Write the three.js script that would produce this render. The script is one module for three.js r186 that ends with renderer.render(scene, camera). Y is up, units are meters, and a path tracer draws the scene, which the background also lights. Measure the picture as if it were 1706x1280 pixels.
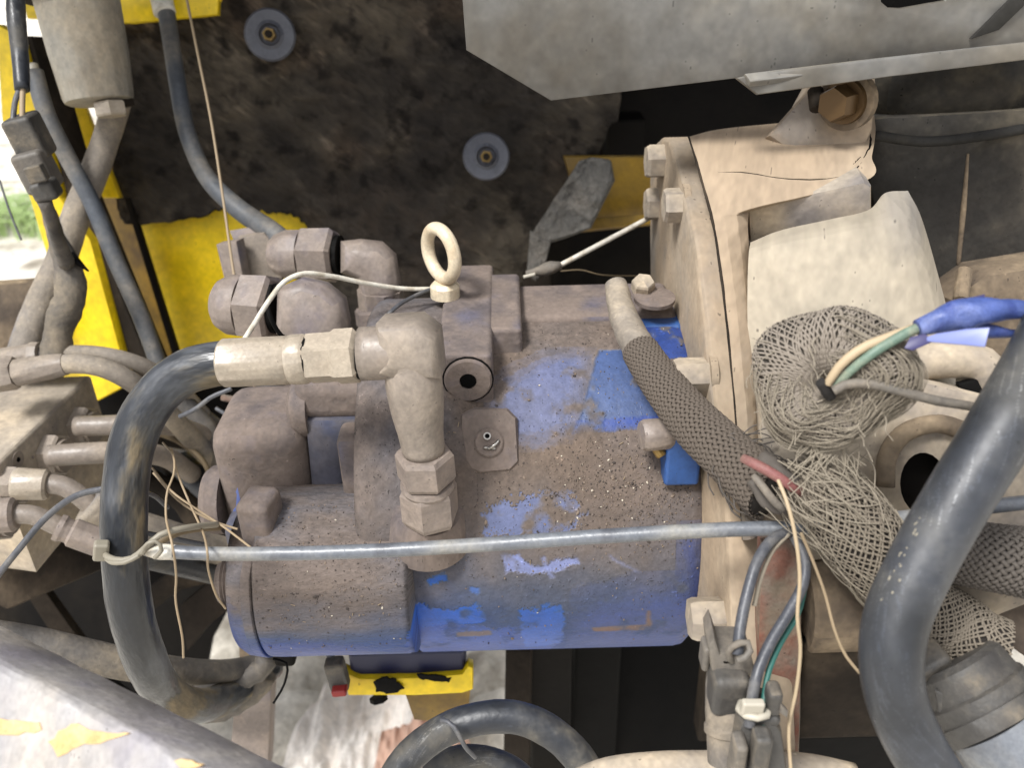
import * as THREE from 'three';
import { RoundedBoxGeometry } from 'three/addons/geometries/RoundedBoxGeometry.js';
import { mergeGeometries, toCreasedNormals } from 'three/addons/utils/BufferGeometryUtils.js';

// ---------------------------------------------------------------- camera, sky, sun, exposure
const scene = new THREE.Scene();
const FPX = 1477, CX = 853, CY = 640;                       // lens of the phone, in pixels of the photograph
const PITCH = 30 * Math.PI / 180, ROLL = 1.5 * Math.PI / 180;
const EYE = new THREE.Vector3(0, 1.4, 0.8);
const F = new THREE.Vector3(0, -Math.sin(PITCH), -Math.cos(PITCH));
const R0 = new THREE.Vector3(1, 0, 0), U0 = new THREE.Vector3(0, Math.cos(PITCH), -Math.sin(PITCH));
const R = R0.clone().multiplyScalar(Math.cos(ROLL)).addScaledVector(U0, -Math.sin(ROLL));
const U = U0.clone().multiplyScalar(Math.cos(ROLL)).addScaledVector(R0, Math.sin(ROLL));
const camera = new THREE.PerspectiveCamera(2 * Math.atan(CY / FPX) * 180 / Math.PI, 1024 / 769, 0.02, 200);
camera.position.copy(EYE);
camera.quaternion.setFromRotationMatrix(new THREE.Matrix4().makeBasis(R, U, F.clone().negate()));
camera.focus = 0.62; camera.userData.fStop = 7;
const renderer = new THREE.WebGLRenderer();
renderer.toneMapping = THREE.LinearToneMapping; renderer.toneMappingExposure = 2.2;
renderer.shadowMap.enabled = true;
{
  const W = 256, H = 128, d = new Float32Array(W * H * 4);   // bright overcast, a little brighter towards the veiled sun
  const s = new THREE.Vector3(-0.45, 0.85, 0.42).normalize(), v = new THREE.Vector3();
  for (let y = 0; y < H; y++) for (let x = 0; x < W; x++) {
    const el = ((y + 0.5) / H - 0.5) * Math.PI, az = ((x + 0.5) / W - 0.5) * 2 * Math.PI;
    v.set(Math.cos(az) * Math.cos(el), Math.sin(el), Math.sin(az) * Math.cos(el));
    const up = Math.max(0, Math.sin(el)), L = 0.27 + 0.22 * up + 0.6 * Math.pow(Math.max(0, v.dot(s)), 3), i = (y * W + x) * 4;
    d[i] = L * 1.0; d[i + 1] = L * 1.01; d[i + 2] = L * 1.06; d[i + 3] = 1;
  }
  const t = new THREE.DataTexture(d, W, H, THREE.RGBAFormat, THREE.FloatType);
  t.mapping = THREE.EquirectangularReflectionMapping; t.magFilter = THREE.LinearFilter; t.needsUpdate = true;
  scene.background = t; scene.environment = t; scene.environmentIntensity = 1; 
}
const sun = new THREE.DirectionalLight(new THREE.Color(1, 0.98, 0.95), 2.2);
sun.position.set(-2.1, 5.6, 2.1); sun.target.position.set(0, 0.9, 0); sun.castShadow = true; sun.shadow.radius = 28;
Object.assign(sun.shadow.camera, { left: -3, right: 3, top: 3, bottom: -3, near: 0.1, far: 20 });
scene.add(sun, sun.target);

// ---------------------------------------------------------------- small helpers
let seed = 7;
const rnd = () => { seed = (seed * 1664525 + 1013904223) >>> 0; return seed / 4294967296; };
const rr = (a, b) => a + (b - a) * rnd();
const V = (x, y, z) => new THREE.Vector3(x, y, z);
const clamp = (x, a = 0, b = 1) => Math.min(b, Math.max(a, x));
const sst = (a, b, x) => { const t = clamp((x - a) / (b - a)); return t * t * (3 - 2 * t); };
const lerp = (a, b, t) => a + (b - a) * t;
// a point of the place: where it appears in the photograph and how far along the view it lies
const P = (x, y, d) => EYE.clone().addScaledVector(F, d).addScaledVector(R, (x - CX) / FPX * d).addScaledVector(U, (CY - y) / FPX * d);
const dirOf = (x, y) => P(x, y, 1).sub(EYE);
const hit = (x, y, o, n) => { const D = dirOf(x, y); return EYE.clone().addScaledVector(D, o.clone().sub(EYE).dot(n) / D.dot(n)); };
const hitY = (x, y, h) => hit(x, y, V(0, h, 0), V(0, 1, 0));
const hitX = (x, y, X) => hit(x, y, V(X, 0, 0), V(1, 0, 0));
const hitZ = (x, y, Z) => hit(x, y, V(0, 0, Z), V(0, 0, 1));
const names = new Map();
const numbered = (n) => { const k = names.get(n) ?? 0; names.set(n, k + 1); return k ? n + '_' + String(k).padStart(3, '0') : n; };
function tag(o, label, category, group, kind) {
  if (label) o.userData.label = label;
  if (category) o.userData.category = category;
  if (group) o.userData.group = group;
  if (kind) o.userData.kind = kind;
  return o;
}
function thing(name, label, category, at, group) {
  const g = new THREE.Group(); g.name = numbered(name); g.position.copy(at ?? V(0, 0, 0)); scene.add(g);
  return tag(g, label, category, group);
}
function originOf(o) { const p = V(0, 0, 0); for (let q = o; q && q !== scene; q = q.parent) p.add(q.position); return p; }
function mesh(name, geo, mat, parent = scene) {
  let g = Array.isArray(geo) ? merged(geo) : geo;
  if (parent !== scene) { g = g.clone(); const o = originOf(parent); g.translate(-o.x, -o.y, -o.z); }
  const m = new THREE.Mesh(g, mat); m.name = parent === scene ? numbered(name) : name; m.castShadow = m.receiveShadow = true;
  parent.add(m); return m;
}
const one = (name, label, cat, geo, mat, group) => tag(mesh(name, geo, mat), label, cat, group);
function merged(list) {
  return mergeGeometries(list.map((g) => {
    const q = g.index ? g.toNonIndexed() : g.clone();
    for (const k of Object.keys(q.attributes)) if (!['position', 'normal', 'uv'].includes(k)) q.deleteAttribute(k);
    return q;
  }));
}
// uv in metres, looked at along the axis each face looks along
function boxUV(g, off = 0) {
  g = g.index ? g.toNonIndexed() : g;
  const p = g.attributes.position, n = p.count, uv = new Float32Array(n * 2), a = V(), b = V(), c = V(), m = V();
  for (let i = 0; i < n; i += 3) {
    a.fromBufferAttribute(p, i); b.fromBufferAttribute(p, i + 1); c.fromBufferAttribute(p, i + 2);
    m.copy(b).sub(a).cross(V().copy(c).sub(a));
    const x = Math.abs(m.x), y = Math.abs(m.y), z = Math.abs(m.z), k = [a, b, c];
    for (let j = 0; j < 3; j++) {
      const q = k[j], u = x > y && x > z ? [q.z, q.y] : y > z ? [q.x, q.z] : [q.x, q.y];
      uv[(i + j) * 2] = u[0] + off; uv[(i + j) * 2 + 1] = u[1] + off * 0.7;
    }
  }
  g.setAttribute('uv', new THREE.BufferAttribute(uv, 2));
  return g;
}
const crease = (g, a = 0.6) => toCreasedNormals(g, a);
const quatOf = (x, y, z) => new THREE.Quaternion().setFromRotationMatrix(new THREE.Matrix4().makeBasis(x, y, z));
function place(g, pos, q) { if (q) g.applyQuaternion(q); g.translate(pos.x, pos.y, pos.z); return g; }
function rbox(w, h, l, r = 0.003, seg = 2) { return new RoundedBoxGeometry(w, h, l, seg, Math.min(r, w / 2.01, h / 2.01, l / 2.01)); }
function wbox(c, w, h, l, r, e) { const g = rbox(w, h, l, r); return boxUV(place(g, c, e ? new THREE.Quaternion().setFromEuler(new THREE.Euler(...e)) : null), rnd()); }
// box whose upright front face covers the given rectangle of the photograph
function fbox(x0, y0, x1, y1, d, deep, r = 0.004, yaw = 0, roll = 0, lean = 0) {
  const xm = (x0 + x1) / 2, ym = (y0 + y1) / 2, o = P(xm, ym, d), q = new THREE.Quaternion().setFromEuler(new THREE.Euler(lean, yaw, roll, 'YXZ')), n = V(0, 0, 1).applyQuaternion(q);
  const w = hit(x1, ym, o, n).distanceTo(hit(x0, ym, o, n)), h = hit(xm, y1, o, n).distanceTo(hit(xm, y0, o, n));
  return boxUV(place(rbox(w, h, deep, r), o.addScaledVector(n, -deep / 2), q), rnd());
}
// lathe profile [[t, r], ...] between two points; seg 6 makes a hexagon
function lathe(p0, p1, prof, seg = 28, turn = 0) {
  const L = p0.distanceTo(p1), ax = p1.clone().sub(p0).normalize();
  let g = new THREE.LatheGeometry(prof.map(([t, r]) => new THREE.Vector2(Math.max(r, 1e-5), t * L)), seg);
  const uv = g.attributes.uv, rm = Math.max(...prof.map((p) => p[1])), n = prof.length;
  for (let i = 0; i < uv.count; i++) { const j = i % n; uv.setXY(i, uv.getX(i) * rm * 6.283, prof[j][0] * L + prof[j][1]); }
  if (turn) g.rotateY(turn);
  g.applyQuaternion(new THREE.Quaternion().setFromUnitVectors(V(0, 1, 0), ax)); g.translate(p0.x, p0.y, p0.z);
  return crease(g, seg <= 8 ? 0.35 : 0.6);
}
const bar = (p0, p1, r, seg = 20, ch = 0.12) => { const c = Math.min(0.3, ch * r / p0.distanceTo(p1) * 2); return lathe(p0, p1, [[0, 0], [0, r * (1 - ch)], [c, r], [1 - c, r], [1, r * (1 - ch)], [1, 0]], seg); };
const hexnut = (p0, p1, r, turn = 0) => {   // a hexagon with its corners turned down
  const hx = lathe(p0, p1, [[0, 0], [0, r * 0.9], [0.14, r], [0.86, r], [1, r * 0.9], [1, 0]], 6, turn); return hx;
};
const rOf = (px, d) => px / 2 / FPX * d;
// tube along points; radii in metres (number, or list spread along the length)
function tubeG(pts, rad, { seg = 0, sides = 14, caps = true, bumpy = 0, freq = 40, tension = 0.5 } = {}) {
  const c = new THREE.CatmullRomCurve3(pts, false, 'centripetal', tension), len = c.getLength(), N = seg || Math.max(8, Math.min(220, Math.round(len / 0.006)));
  const fr = c.computeFrenetFrames(N, false), pos = [], uv = [], idx = [], p = V(), q = V(), ph = rnd() * 9;
  const rAt = (t) => typeof rad === 'number' ? rad : (() => { const k = t * (rad.length - 1), i = Math.min(rad.length - 2, Math.floor(k)); return lerp(rad[i], rad[i + 1], k - i); })();
  for (let i = 0; i <= N; i++) {
    c.getPointAt(i / N, p); const r = rAt(i / N);
    for (let j = 0; j <= sides; j++) {
      const a = j / sides * 6.28318, k = r * (1 + (bumpy ? bumpy * (Math.sin(i * freq / N + 2 * a + ph) * 0.5 + Math.sin(i * freq * 2.3 / N - 3 * a + ph * 2) * 0.35) : 0));
      q.copy(p).addScaledVector(fr.normals[i], Math.cos(a) * k).addScaledVector(fr.binormals[i], Math.sin(a) * k);
      pos.push(q.x, q.y, q.z); uv.push(i / N * len, j / sides * 6.283 * r);
    }
  }
  for (let i = 0; i < N; i++) for (let j = 0; j < sides; j++) { const a = i * (sides + 1) + j, b = a + sides + 1; idx.push(a, a + 1, b, b, a + 1, b + 1); }
  if (caps) for (const i of [0, N]) {
    c.getPointAt(i / N, p); const k = pos.length / 3; pos.push(p.x, p.y, p.z); uv.push(0, 0);
    for (let j = 0; j < sides; j++) { const a = i * (sides + 1) + j; i ? idx.push(k, a, a + 1) : idx.push(k, a + 1, a); }
  }
  const g = new THREE.BufferGeometry(); g.setAttribute('position', new THREE.Float32BufferAttribute(pos, 3)); g.setAttribute('uv', new THREE.Float32BufferAttribute(uv, 2)); g.setIndex(idx); g.computeVertexNormals();
  // close the shading seam along the tube
  const nn = g.attributes.normal, m = V(); for (let i = 0; i <= N; i++) { const a = i * (sides + 1), b = a + sides; m.fromBufferAttribute(nn, a).add(V().fromBufferAttribute(nn, b)).normalize(); nn.setXYZ(a, m.x, m.y, m.z); nn.setXYZ(b, m.x, m.y, m.z); }
  return g;
}
// tube given as [x, y, d] rows of the photograph; width in its pixels at the mean depth
const pts = (rows) => rows.map((r) => P(...r));
const ptube = (rows, w, o) => { const d = rows.reduce((s, r) => s + r[2], 0) / rows.length; return tubeG(pts(rows), Array.isArray(w) ? w.map((x) => rOf(x, d)) : rOf(w, d), o); };
// flat sheet: outline in pixels thrown on a plane, given thickness away from the viewer
function plate(outline, o, n, thick, { holes = [], bevel = 0.0012, raw = false, bseg = 2 } = {}) {
  n = n.clone().normalize(); if (n.dot(EYE.clone().sub(o)) < 0) n.negate();
  const u = V(1, 0, 0).addScaledVector(n, -n.x); if (u.length() < 0.2) u.set(0, 0, 1).addScaledVector(n, -n.z); u.normalize(); const v = n.clone().cross(u);
  const to2 = (q) => { const p = (q.isVector3 ? q : hit(q[0], q[1], o, n)).clone().sub(o); return new THREE.Vector2(p.dot(u), p.dot(v)); };
  const s = new THREE.Shape(outline.map(to2)); for (const h of holes) s.holes.push(new THREE.Path(h.map(to2)));
  const g = new THREE.ExtrudeGeometry(s, { depth: thick, bevelEnabled: bevel > 0, bevelThickness: bevel, bevelSize: bevel, bevelOffset: -bevel, bevelSegments: bseg, curveSegments: 8 });
  g.translate(0, 0, -thick - bevel); g.applyMatrix4(new THREE.Matrix4().makeBasis(u, v, n)); g.translate(o.x, o.y, o.z);
  return raw ? g : boxUV(crease(g, 0.5), rnd());
}
// smooth sheet through a grid of points, with a back and a rim so that it has thickness
function patch(rows, nu, nv, thick) {
  const cr = (a, t) => { const n = a.length - 1, k = clamp(t) * n, i = Math.min(n - 1, Math.floor(k)), f = k - i, q = (j) => a[Math.min(n, Math.max(0, j))], p0 = i ? q(i - 1) : q(0).clone().multiplyScalar(2).sub(q(1)), p1 = q(i), p2 = q(i + 1), p3 = i + 2 <= n ? q(i + 2) : q(n).clone().multiplyScalar(2).sub(q(n - 1));
    return p1.clone().multiplyScalar(2).add(p2.clone().sub(p0).multiplyScalar(f)).add(p0.clone().multiplyScalar(2).addScaledVector(p1, -5).addScaledVector(p2, 4).sub(p3).multiplyScalar(f * f)).add(p1.clone().multiplyScalar(3).sub(p0).addScaledVector(p2, -3).add(p3).multiplyScalar(f * f * f)).multiplyScalar(0.5); };
  const pos = [], uv = [], idx = [], W = nu + 1, S = (nu + 1) * (nv + 1);
  for (let j = 0; j <= nv; j++) { const line = rows.map((r) => r); for (let i = 0; i <= nu; i++) { const p = cr(line.map((r) => cr(r, i / nu)), j / nv); pos.push(p.x, p.y, p.z); uv.push(p.x + p.z * 0.3, p.y); } }
  for (let k = 0; k < S; k++) { const p = V(pos[k * 3], pos[k * 3 + 1], pos[k * 3 + 2]); p.addScaledVector(toEye(p), -thick); pos.push(p.x, p.y, p.z); uv.push(p.x, p.z); }
  const f = (a, b, c, d) => idx.push(a, b, c, a, c, d);
  for (let j = 0; j < nv; j++) for (let i = 0; i < nu; i++) { const a = j * W + i; f(a, a + W, a + W + 1, a + 1); f(S + a, S + a + 1, S + a + W + 1, S + a + W); }
  for (let i = 0; i < nu; i++) { f(i, i + 1, S + i + 1, S + i); const a = nv * W + i; f(a + 1, a, S + a, S + a + 1); }
  for (let j = 0; j < nv; j++) { const a = j * W; f(a + W, a, S + a, S + a + W); const b = a + nu; f(b, b + W, S + b + W, S + b); }
  const g = new THREE.BufferGeometry(); g.setAttribute('position', new THREE.Float32BufferAttribute(pos, 3)); g.setAttribute('uv', new THREE.Float32BufferAttribute(uv, 2)); g.setIndex(idx);
  return crease(g, 0.7);
}
const ring = (cx, cy, rx, ry, n = 24) => Array.from({ length: n }, (_, i) => [cx + rx * Math.cos(i / n * 6.2832), cy + ry * Math.sin(i / n * 6.2832)]);
const toEye = (o) => EYE.clone().sub(o).normalize();
const ragged = (pl, step, amp) => { const out = []; for (let i = 0; i < pl.length; i++) { const a = pl[i], b = pl[(i + 1) % pl.length], L = Math.hypot(b[0] - a[0], b[1] - a[1]), k = Math.max(1, Math.round(L / step)); for (let j = 0; j < k; j++) out.push([lerp(a[0], b[0], j / k) + (j ? rr(-amp, amp) : 0), lerp(a[1], b[1], j / k) + (j ? rr(-amp, amp) : 0)]); } return out; };

// ---------------------------------------------------------------- noise and procedural materials
const NS = 512;
function octave(freq, s0) {
  const lat = new Float32Array(freq * freq); let s = s0 >>> 0; for (let i = 0; i < lat.length; i++) { s = (s * 1664525 + 1013904223) >>> 0; lat[i] = s / 4294967296; }
  const out = new Float32Array(NS * NS);
  for (let y = 0; y < NS; y++) { const fy = y / NS * freq, iy = Math.floor(fy), ty = fy - iy, wy = ty * ty * (3 - 2 * ty), r0 = (iy % freq) * freq, r1 = ((iy + 1) % freq) * freq;
    for (let x = 0; x < NS; x++) { const fx = x / NS * freq, ix = Math.floor(fx), tx = fx - ix, wx = tx * tx * (3 - 2 * tx), c0 = ix % freq, c1 = (ix + 1) % freq;
      out[y * NS + x] = lerp(lerp(lat[r0 + c0], lat[r0 + c1], wx), lerp(lat[r1 + c0], lat[r1 + c1], wx), wy); } }
  return out;
}
function fbm(freq, oct, s) {
  const out = new Float32Array(NS * NS); let a = 1, sum = 0;
  for (let o = 0; o < oct && freq <= 256; o++, freq *= 2, a *= 0.55) { const q = octave(freq, s * 977 + o * 131); for (let i = 0; i < out.length; i++) out[i] += a * q[i]; sum += a; }
  let lo = 9, hi = -9; for (const x of out) { const q = x / sum; if (q < lo) lo = q; if (q > hi) hi = q; }
  for (let i = 0; i < out.length; i++) out[i] = (out[i] / sum - lo) / (hi - lo);
  return out;
}
const NF = { a: fbm(3, 6, 1), b: fbm(4, 6, 2), c: fbm(14, 5, 3), d: fbm(22, 4, 4), e: fbm(64, 3, 5), f: fbm(128, 2, 6), g: fbm(6, 5, 7) };
const smp = (f, u, v) => {
  u = (u - Math.floor(u)) * NS; v = (v - Math.floor(v)) * NS; const x = Math.floor(u), y = Math.floor(v), a = u - x, b = v - y, x0 = x % NS, x1 = (x + 1) % NS, y0 = (y % NS) * NS, y1 = ((y + 1) % NS) * NS;
  return (f[y0 + x0] * (1 - a) + f[y0 + x1] * a) * (1 - b) + (f[y1 + x0] * (1 - a) + f[y1 + x1] * a) * b;
};
const mixc = (a, b, t) => [a[0] + (b[0] - a[0]) * t, a[1] + (b[1] - a[1]) * t, a[2] + (b[2] - a[2]) * t];
function dataTex(data, w, h, srgb) {
  const t = new THREE.DataTexture(data, w, h, THREE.RGBAFormat, THREE.UnsignedByteType); t.wrapS = t.wrapT = THREE.RepeatWrapping; t.magFilter = THREE.LinearFilter; t.minFilter = THREE.LinearMipmapLinearFilter;
  if (srgb) t.colorSpace = THREE.SRGBColorSpace; t.needsUpdate = true; return t;
}
// fn(u, v) -> [r, g, b (0..255 sRGB), height 0..1, roughness 0..1]
function texMat(fn, { w = 512, h = 512, tile = 0.3, tileV = tile, bump = 0.001, metal = 0, params = {} } = {}) {
  const col = new Uint8Array(w * h * 4), aux = new Uint8Array(w * h * 4);
  for (let y = 0; y < h; y++) for (let x = 0; x < w; x++) {
    const q = fn((x + 0.5) / w, (y + 0.5) / h), i = (y * w + x) * 4;
    col[i] = clamp(q[0], 0, 255); col[i + 1] = clamp(q[1], 0, 255); col[i + 2] = clamp(q[2], 0, 255); col[i + 3] = 255;
    aux[i] = clamp(q[3]) * 255; aux[i + 1] = clamp(q[4]) * 255; aux[i + 2] = 255; aux[i + 3] = 255;
  }
  const a = dataTex(col, w, h, true), b = dataTex(aux, w, h, false); for (const t of [a, b]) t.repeat.set(1 / tile, 1 / tileV);
  const hgt = dataTex(aux, w, h, false); hgt.repeat.copy(b.repeat); hgt.source = b.source;
  return new THREE.MeshPhysicalMaterial({ map: a, roughnessMap: b, roughness: 1, bumpMap: hgt, bumpScale: bump, metalness: metal, ...params });
}
// dirty surface: paint or metal under dust, with stains, grains and scratches
function dirty({ base, dust, stain = dust, dustAmt = 0.5, stainAmt = 0.2, rough = 0.6, dustRough = 0.95, speck = 0.3, scratch = 0, o = [0, 0], contrast = 1 }, opt) {
  return texMat((u, v) => {
    const A = smp(NF.a, u + o[0], v + o[1]), B = smp(NF.b, u + o[1], v + o[0] + 0.3), C = smp(NF.c, u + o[0], v), D = smp(NF.d, u, v + o[1]), E = smp(NF.e, u, v), G = smp(NF.f, u + 0.37, v);
    const dd = clamp(sst(0.85 - dustAmt, 1.5 - dustAmt, A * 0.85 + C * 0.3 + 0.12 * (E - 0.5))), st = 0.8 * sst(0.95 - stainAmt * 1.1, 1.5 - stainAmt * 1.1, B * 0.95 + C * 0.25 + D * 0.15);
    let c = mixc(base, dust, dd); c = mixc(c, stain, st);
    let k = 1 + contrast * (0.16 * (C - 0.5) + 0.14 * (E - 0.5) + 0.12 * (G - 0.5));
    let r = lerp(rough, dustRough, dd), h = 0.4 * dd * C + 0.25 * D + 0.35 * E;
    if (speck && G > 0.86 && D > 0.5) { k *= 1 - speck; h += 0.15; }
    if (speck && E > 0.9 && C < 0.55) k *= 1 + speck * 0.6;
    if (scratch) { const s = smp(NF.d, u * 1 + v * 3, v * 0.25 * 4); if (s > 0.5 && s < 0.5 + scratch * 0.04 && B > 0.45) { k *= 1.35; r *= 0.6; } }
    return [c[0] * k, c[1] * k, c[2] * k, h, r];
  }, opt);
}
const plain = (c, rough = 0.6, o = {}) => new THREE.MeshPhysicalMaterial({ color: new THREE.Color(`rgb(${c.join(',')})`), roughness: rough, ...o });
const M = {
  beige: dirty({ base: [154, 136, 114], dust: [148, 134, 115], stain: [112, 106, 100], dustAmt: 0.5, stainAmt: 0.26, speck: 0.35, rough: 0.75, contrast: 0.9 }, { tile: 0.35, bump: 0.0006 }),
  beigeGrey: dirty({ base: [150, 140, 126], dust: [178, 162, 138], stain: [96, 92, 92], dustAmt: 0.45, stainAmt: 0.3, rough: 0.8 }, { tile: 0.3, bump: 0.0008 }),
  brownCast: dirty({ base: [106, 92, 75], dust: [144, 127, 103], stain: [48, 40, 34], dustAmt: 0.45, stainAmt: 0.34, rough: 0.85, speck: 0.35 }, { tile: 0.26, bump: 0.0014 }),
  sheet: dirty({ base: [108, 107, 104], dust: [132, 126, 114], stain: [70, 65, 57], dustAmt: 0.42, stainAmt: 0.42, rough: 0.55, dustRough: 0.85, o: [0.2, 0.6] }, { tile: 0.5, bump: 0.0004 }),
  pumpDust: dirty({ base: [88, 81, 82], dust: [112, 100, 92], stain: [74, 74, 92], dustAmt: 0.72, stainAmt: 0.14, rough: 0.7, speck: 0.4 }, { tile: 0.24, bump: 0.0012 }),
  pumpBlue: dirty({ base: [76, 76, 86], dust: [102, 94, 90], stain: [52, 64, 98], dustAmt: 0.38, stainAmt: 0.2, rough: 0.5, speck: 0.3, o: [0.5, 0.1] }, { tile: 0.24, bump: 0.0008 }),
  blue: dirty({ base: [42, 78, 134], dust: [84, 92, 118], stain: [26, 54, 116], dustAmt: 0.15, stainAmt: 0.2, rough: 0.45, o: [0.1, 0.8] }, { tile: 0.2, bump: 0.0004 }),
  fitting: dirty({ base: [128, 118, 108], dust: [138, 127, 114], stain: [112, 100, 88], dustAmt: 0.5, stainAmt: 0.2, rough: 0.42, dustRough: 0.8, speck: 0.25, o: [0.7, 0.2] }, { tile: 0.2, bump: 0.0007 }),
  rubberGrey: dirty({ base: [74, 79, 86], dust: [124, 116, 104], stain: [46, 49, 54], dustAmt: 0.35, stainAmt: 0.3, rough: 0.5, dustRough: 0.85, o: [0.3, 0.85] }, { tile: 0.25, bump: 0.0005 }),
  fittingDark: dirty({ base: [124, 113, 105], dust: [136, 123, 111], stain: [84, 80, 92], dustAmt: 0.5, stainAmt: 0.25, rough: 0.5, dustRough: 0.9, o: [0.33, 0.5] }, { tile: 0.22, bump: 0.0008 }),
  ferrule: dirty({ base: [158, 147, 131], dust: [142, 130, 115], stain: [120, 108, 92], dustAmt: 0.45, stainAmt: 0.18, rough: 0.32, dustRough: 0.7, o: [0.15, 0.45] }, { tile: 0.16, bump: 0.0006, params: { clearcoat: 0.15, clearcoatRoughness: 0.3 } }),
  eye: dirty({ base: [206, 192, 166], dust: [170, 152, 124], stain: [150, 130, 104], dustAmt: 0.3, stainAmt: 0.15, rough: 0.35, o: [0.9, 0.3] }, { tile: 0.1, bump: 0.0004 }),
  rubberLoop: texMat((u, v) => { const A = smp(NF.a, u * 1.0, v), B = smp(NF.b, u, v * 1 + 0.3), C = smp(NF.c, u, v), D = smp(NF.d, u, v), E = smp(NF.e, u, v); const t = sst(0.5, 0.74, A * 0.7 + C * 0.2 + 0.1 * D), w = sst(0.4, 0.8, B); let c = mixc([34, 37, 42], [98, 101, 106], w * 0.8); c = mixc(c, [132, 116, 88], t * (0.55 + 0.45 * D)); const k = 0.9 + 0.25 * (E - 0.5) + 0.2 * (C - 0.5); return [c[0] * k, c[1] * k, c[2] * k, 0.5 * t + 0.4 * D + 0.3 * E, lerp(lerp(0.28, 0.5, w), 0.9, t)]; }, { tile: 0.36, tileV: 0.12, bump: 0.0009 }),
  rubber: dirty({ base: [38, 41, 47], dust: [112, 104, 88], stain: [22, 24, 27], dustAmt: 0.3, stainAmt: 0.35, rough: 0.42, dustRough: 0.9, scratch: 1, o: [0.4, 0.9] }, { tile: 0.22, bump: 0.0008 }),
  rubberClean: dirty({ base: [52, 55, 61], dust: [108, 103, 92], stain: [28, 30, 33], dustAmt: 0.3, stainAmt: 0.36, rough: 0.44, dustRough: 0.8, scratch: 0.7, o: [0.8, 0.1] }, { tile: 0.3, bump: 0.0005 }),
  rubberDusty: dirty({ base: [78, 74, 70], dust: [126, 115, 98], stain: [50, 48, 47], dustAmt: 0.5, stainAmt: 0.25, rough: 0.7, o: [0.6, 0.7] }, { tile: 0.2, bump: 0.001 }),
  rubberPale: dirty({ base: [120, 112, 102], dust: [152, 140, 122], stain: [92, 92, 98], dustAmt: 0.55, stainAmt: 0.25, rough: 0.7, o: [0.25, 0.15] }, { tile: 0.2, bump: 0.0008 }),
  yellow: dirty({ base: [228, 196, 8], dust: [212, 180, 36], stain: [148, 112, 38], dustAmt: 0.42, stainAmt: 0.13, rough: 0.4, dustRough: 0.7, o: [0.05, 0.55] }, { tile: 0.5, bump: 0.0003 }),
  yellowDirty: dirty({ base: [150, 118, 28], dust: [116, 94, 48], stain: [70, 54, 32], dustAmt: 0.4, stainAmt: 0.36, rough: 0.5, o: [0.65, 0.35] }, { tile: 0.4, bump: 0.0004 }),
  dark: dirty({ base: [22, 20, 18], dust: [42, 37, 31], stain: [12, 11, 11], dustAmt: 0.3, stainAmt: 0.4, rough: 0.7, o: [0.3, 0.3] }, { tile: 0.4, bump: 0.001, params: { specularIntensity: 0.2 } }),  // greasy, with the shade of the cavities put into the colour
  black: dirty({ base: [15, 14, 13], dust: [30, 27, 24], stain: [8, 8, 8], dustAmt: 0.2, stainAmt: 0.4, rough: 0.7, o: [0.9, 0.9] }, { tile: 0.5, bump: 0.001, params: { specularIntensity: 0.2 } }),  // deeper still, for gaps where the colour stands for shade
  darkBrown: dirty({ base: [46, 40, 34], dust: [80, 70, 58], stain: [26, 23, 20], dustAmt: 0.35, stainAmt: 0.36, rough: 0.8, o: [0.75, 0.25] }, { tile: 0.3, bump: 0.0012, params: { specularIntensity: 0.2 } }),
  plastic: dirty({ base: [66, 64, 61], dust: [112, 102, 87], stain: [46, 44, 43], dustAmt: 0.36, stainAmt: 0.25, rough: 0.55, o: [0.45, 0.05] }, { tile: 0.14, bump: 0.0006 }),
  plasticPale: dirty({ base: [96, 91, 84], dust: [122, 112, 98], stain: [80, 76, 74], dustAmt: 0.45, stainAmt: 0.25, rough: 0.6, o: [0.12, 0.62] }, { tile: 0.14, bump: 0.0006 }),
  mount: dirty({ base: [50, 49, 47], dust: [96, 86, 68], stain: [30, 29, 28], dustAmt: 0.3, stainAmt: 0.3, rough: 0.7, speck: 0.5, o: [0.55, 0.75] }, { tile: 0.3, bump: 0.0008, params: { specularIntensity: 0.2 } }),
  engine: dirty({ base: [56, 54, 51], dust: [100, 92, 78], stain: [44, 42, 40], dustAmt: 0.38, stainAmt: 0.36, rough: 0.75, speck: 0.5, o: [0.35, 0.05] }, { tile: 0.3, bump: 0.0012, params: { specularIntensity: 0.2 } }),
  rust: dirty({ base: [118, 104, 88], dust: [104, 98, 90], stain: [108, 58, 44], dustAmt: 0.5, stainAmt: 0.36, rough: 0.85, speck: 0.3, o: [0.15, 0.85] }, { tile: 0.16, bump: 0.0016 }),
  mat: texMat((u, v) => {   // tarry felt matting, matted fibres and brown bald patches
    const A = smp(NF.a, u, v), C = smp(NF.c, u * 1, v * 2), D = smp(NF.d, u + 0.2, v), E = smp(NF.e, u + v, v * 0.5 * 2), G = smp(NF.f, u, v), B = smp(NF.b, u + 0.6, v);
    let c = mixc([54, 50, 46], [82, 75, 65], sst(0.3, 0.85, A)); c = mixc(c, [78, 66, 55], sst(0.5, 0.9, B) * 0.7); c = mixc(c, [30, 27, 25], sst(0.5, 0.95, D) * 0.6);
    const st = 0.6 * smp(NF.g, u - v, 5 * (u + v)) + 0.4 * smp(NF.c, u - v + 0.3, 3 * u + 4 * v); const k = 0.78 + 0.3 * C + 0.22 * (E - 0.5) + 0.6 * sst(0.52, 0.8, st) * sst(0.3, 0.75, A) * sst(0.3, 0.7, B) - 0.12 * sst(0.6, 0.8, D);
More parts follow.
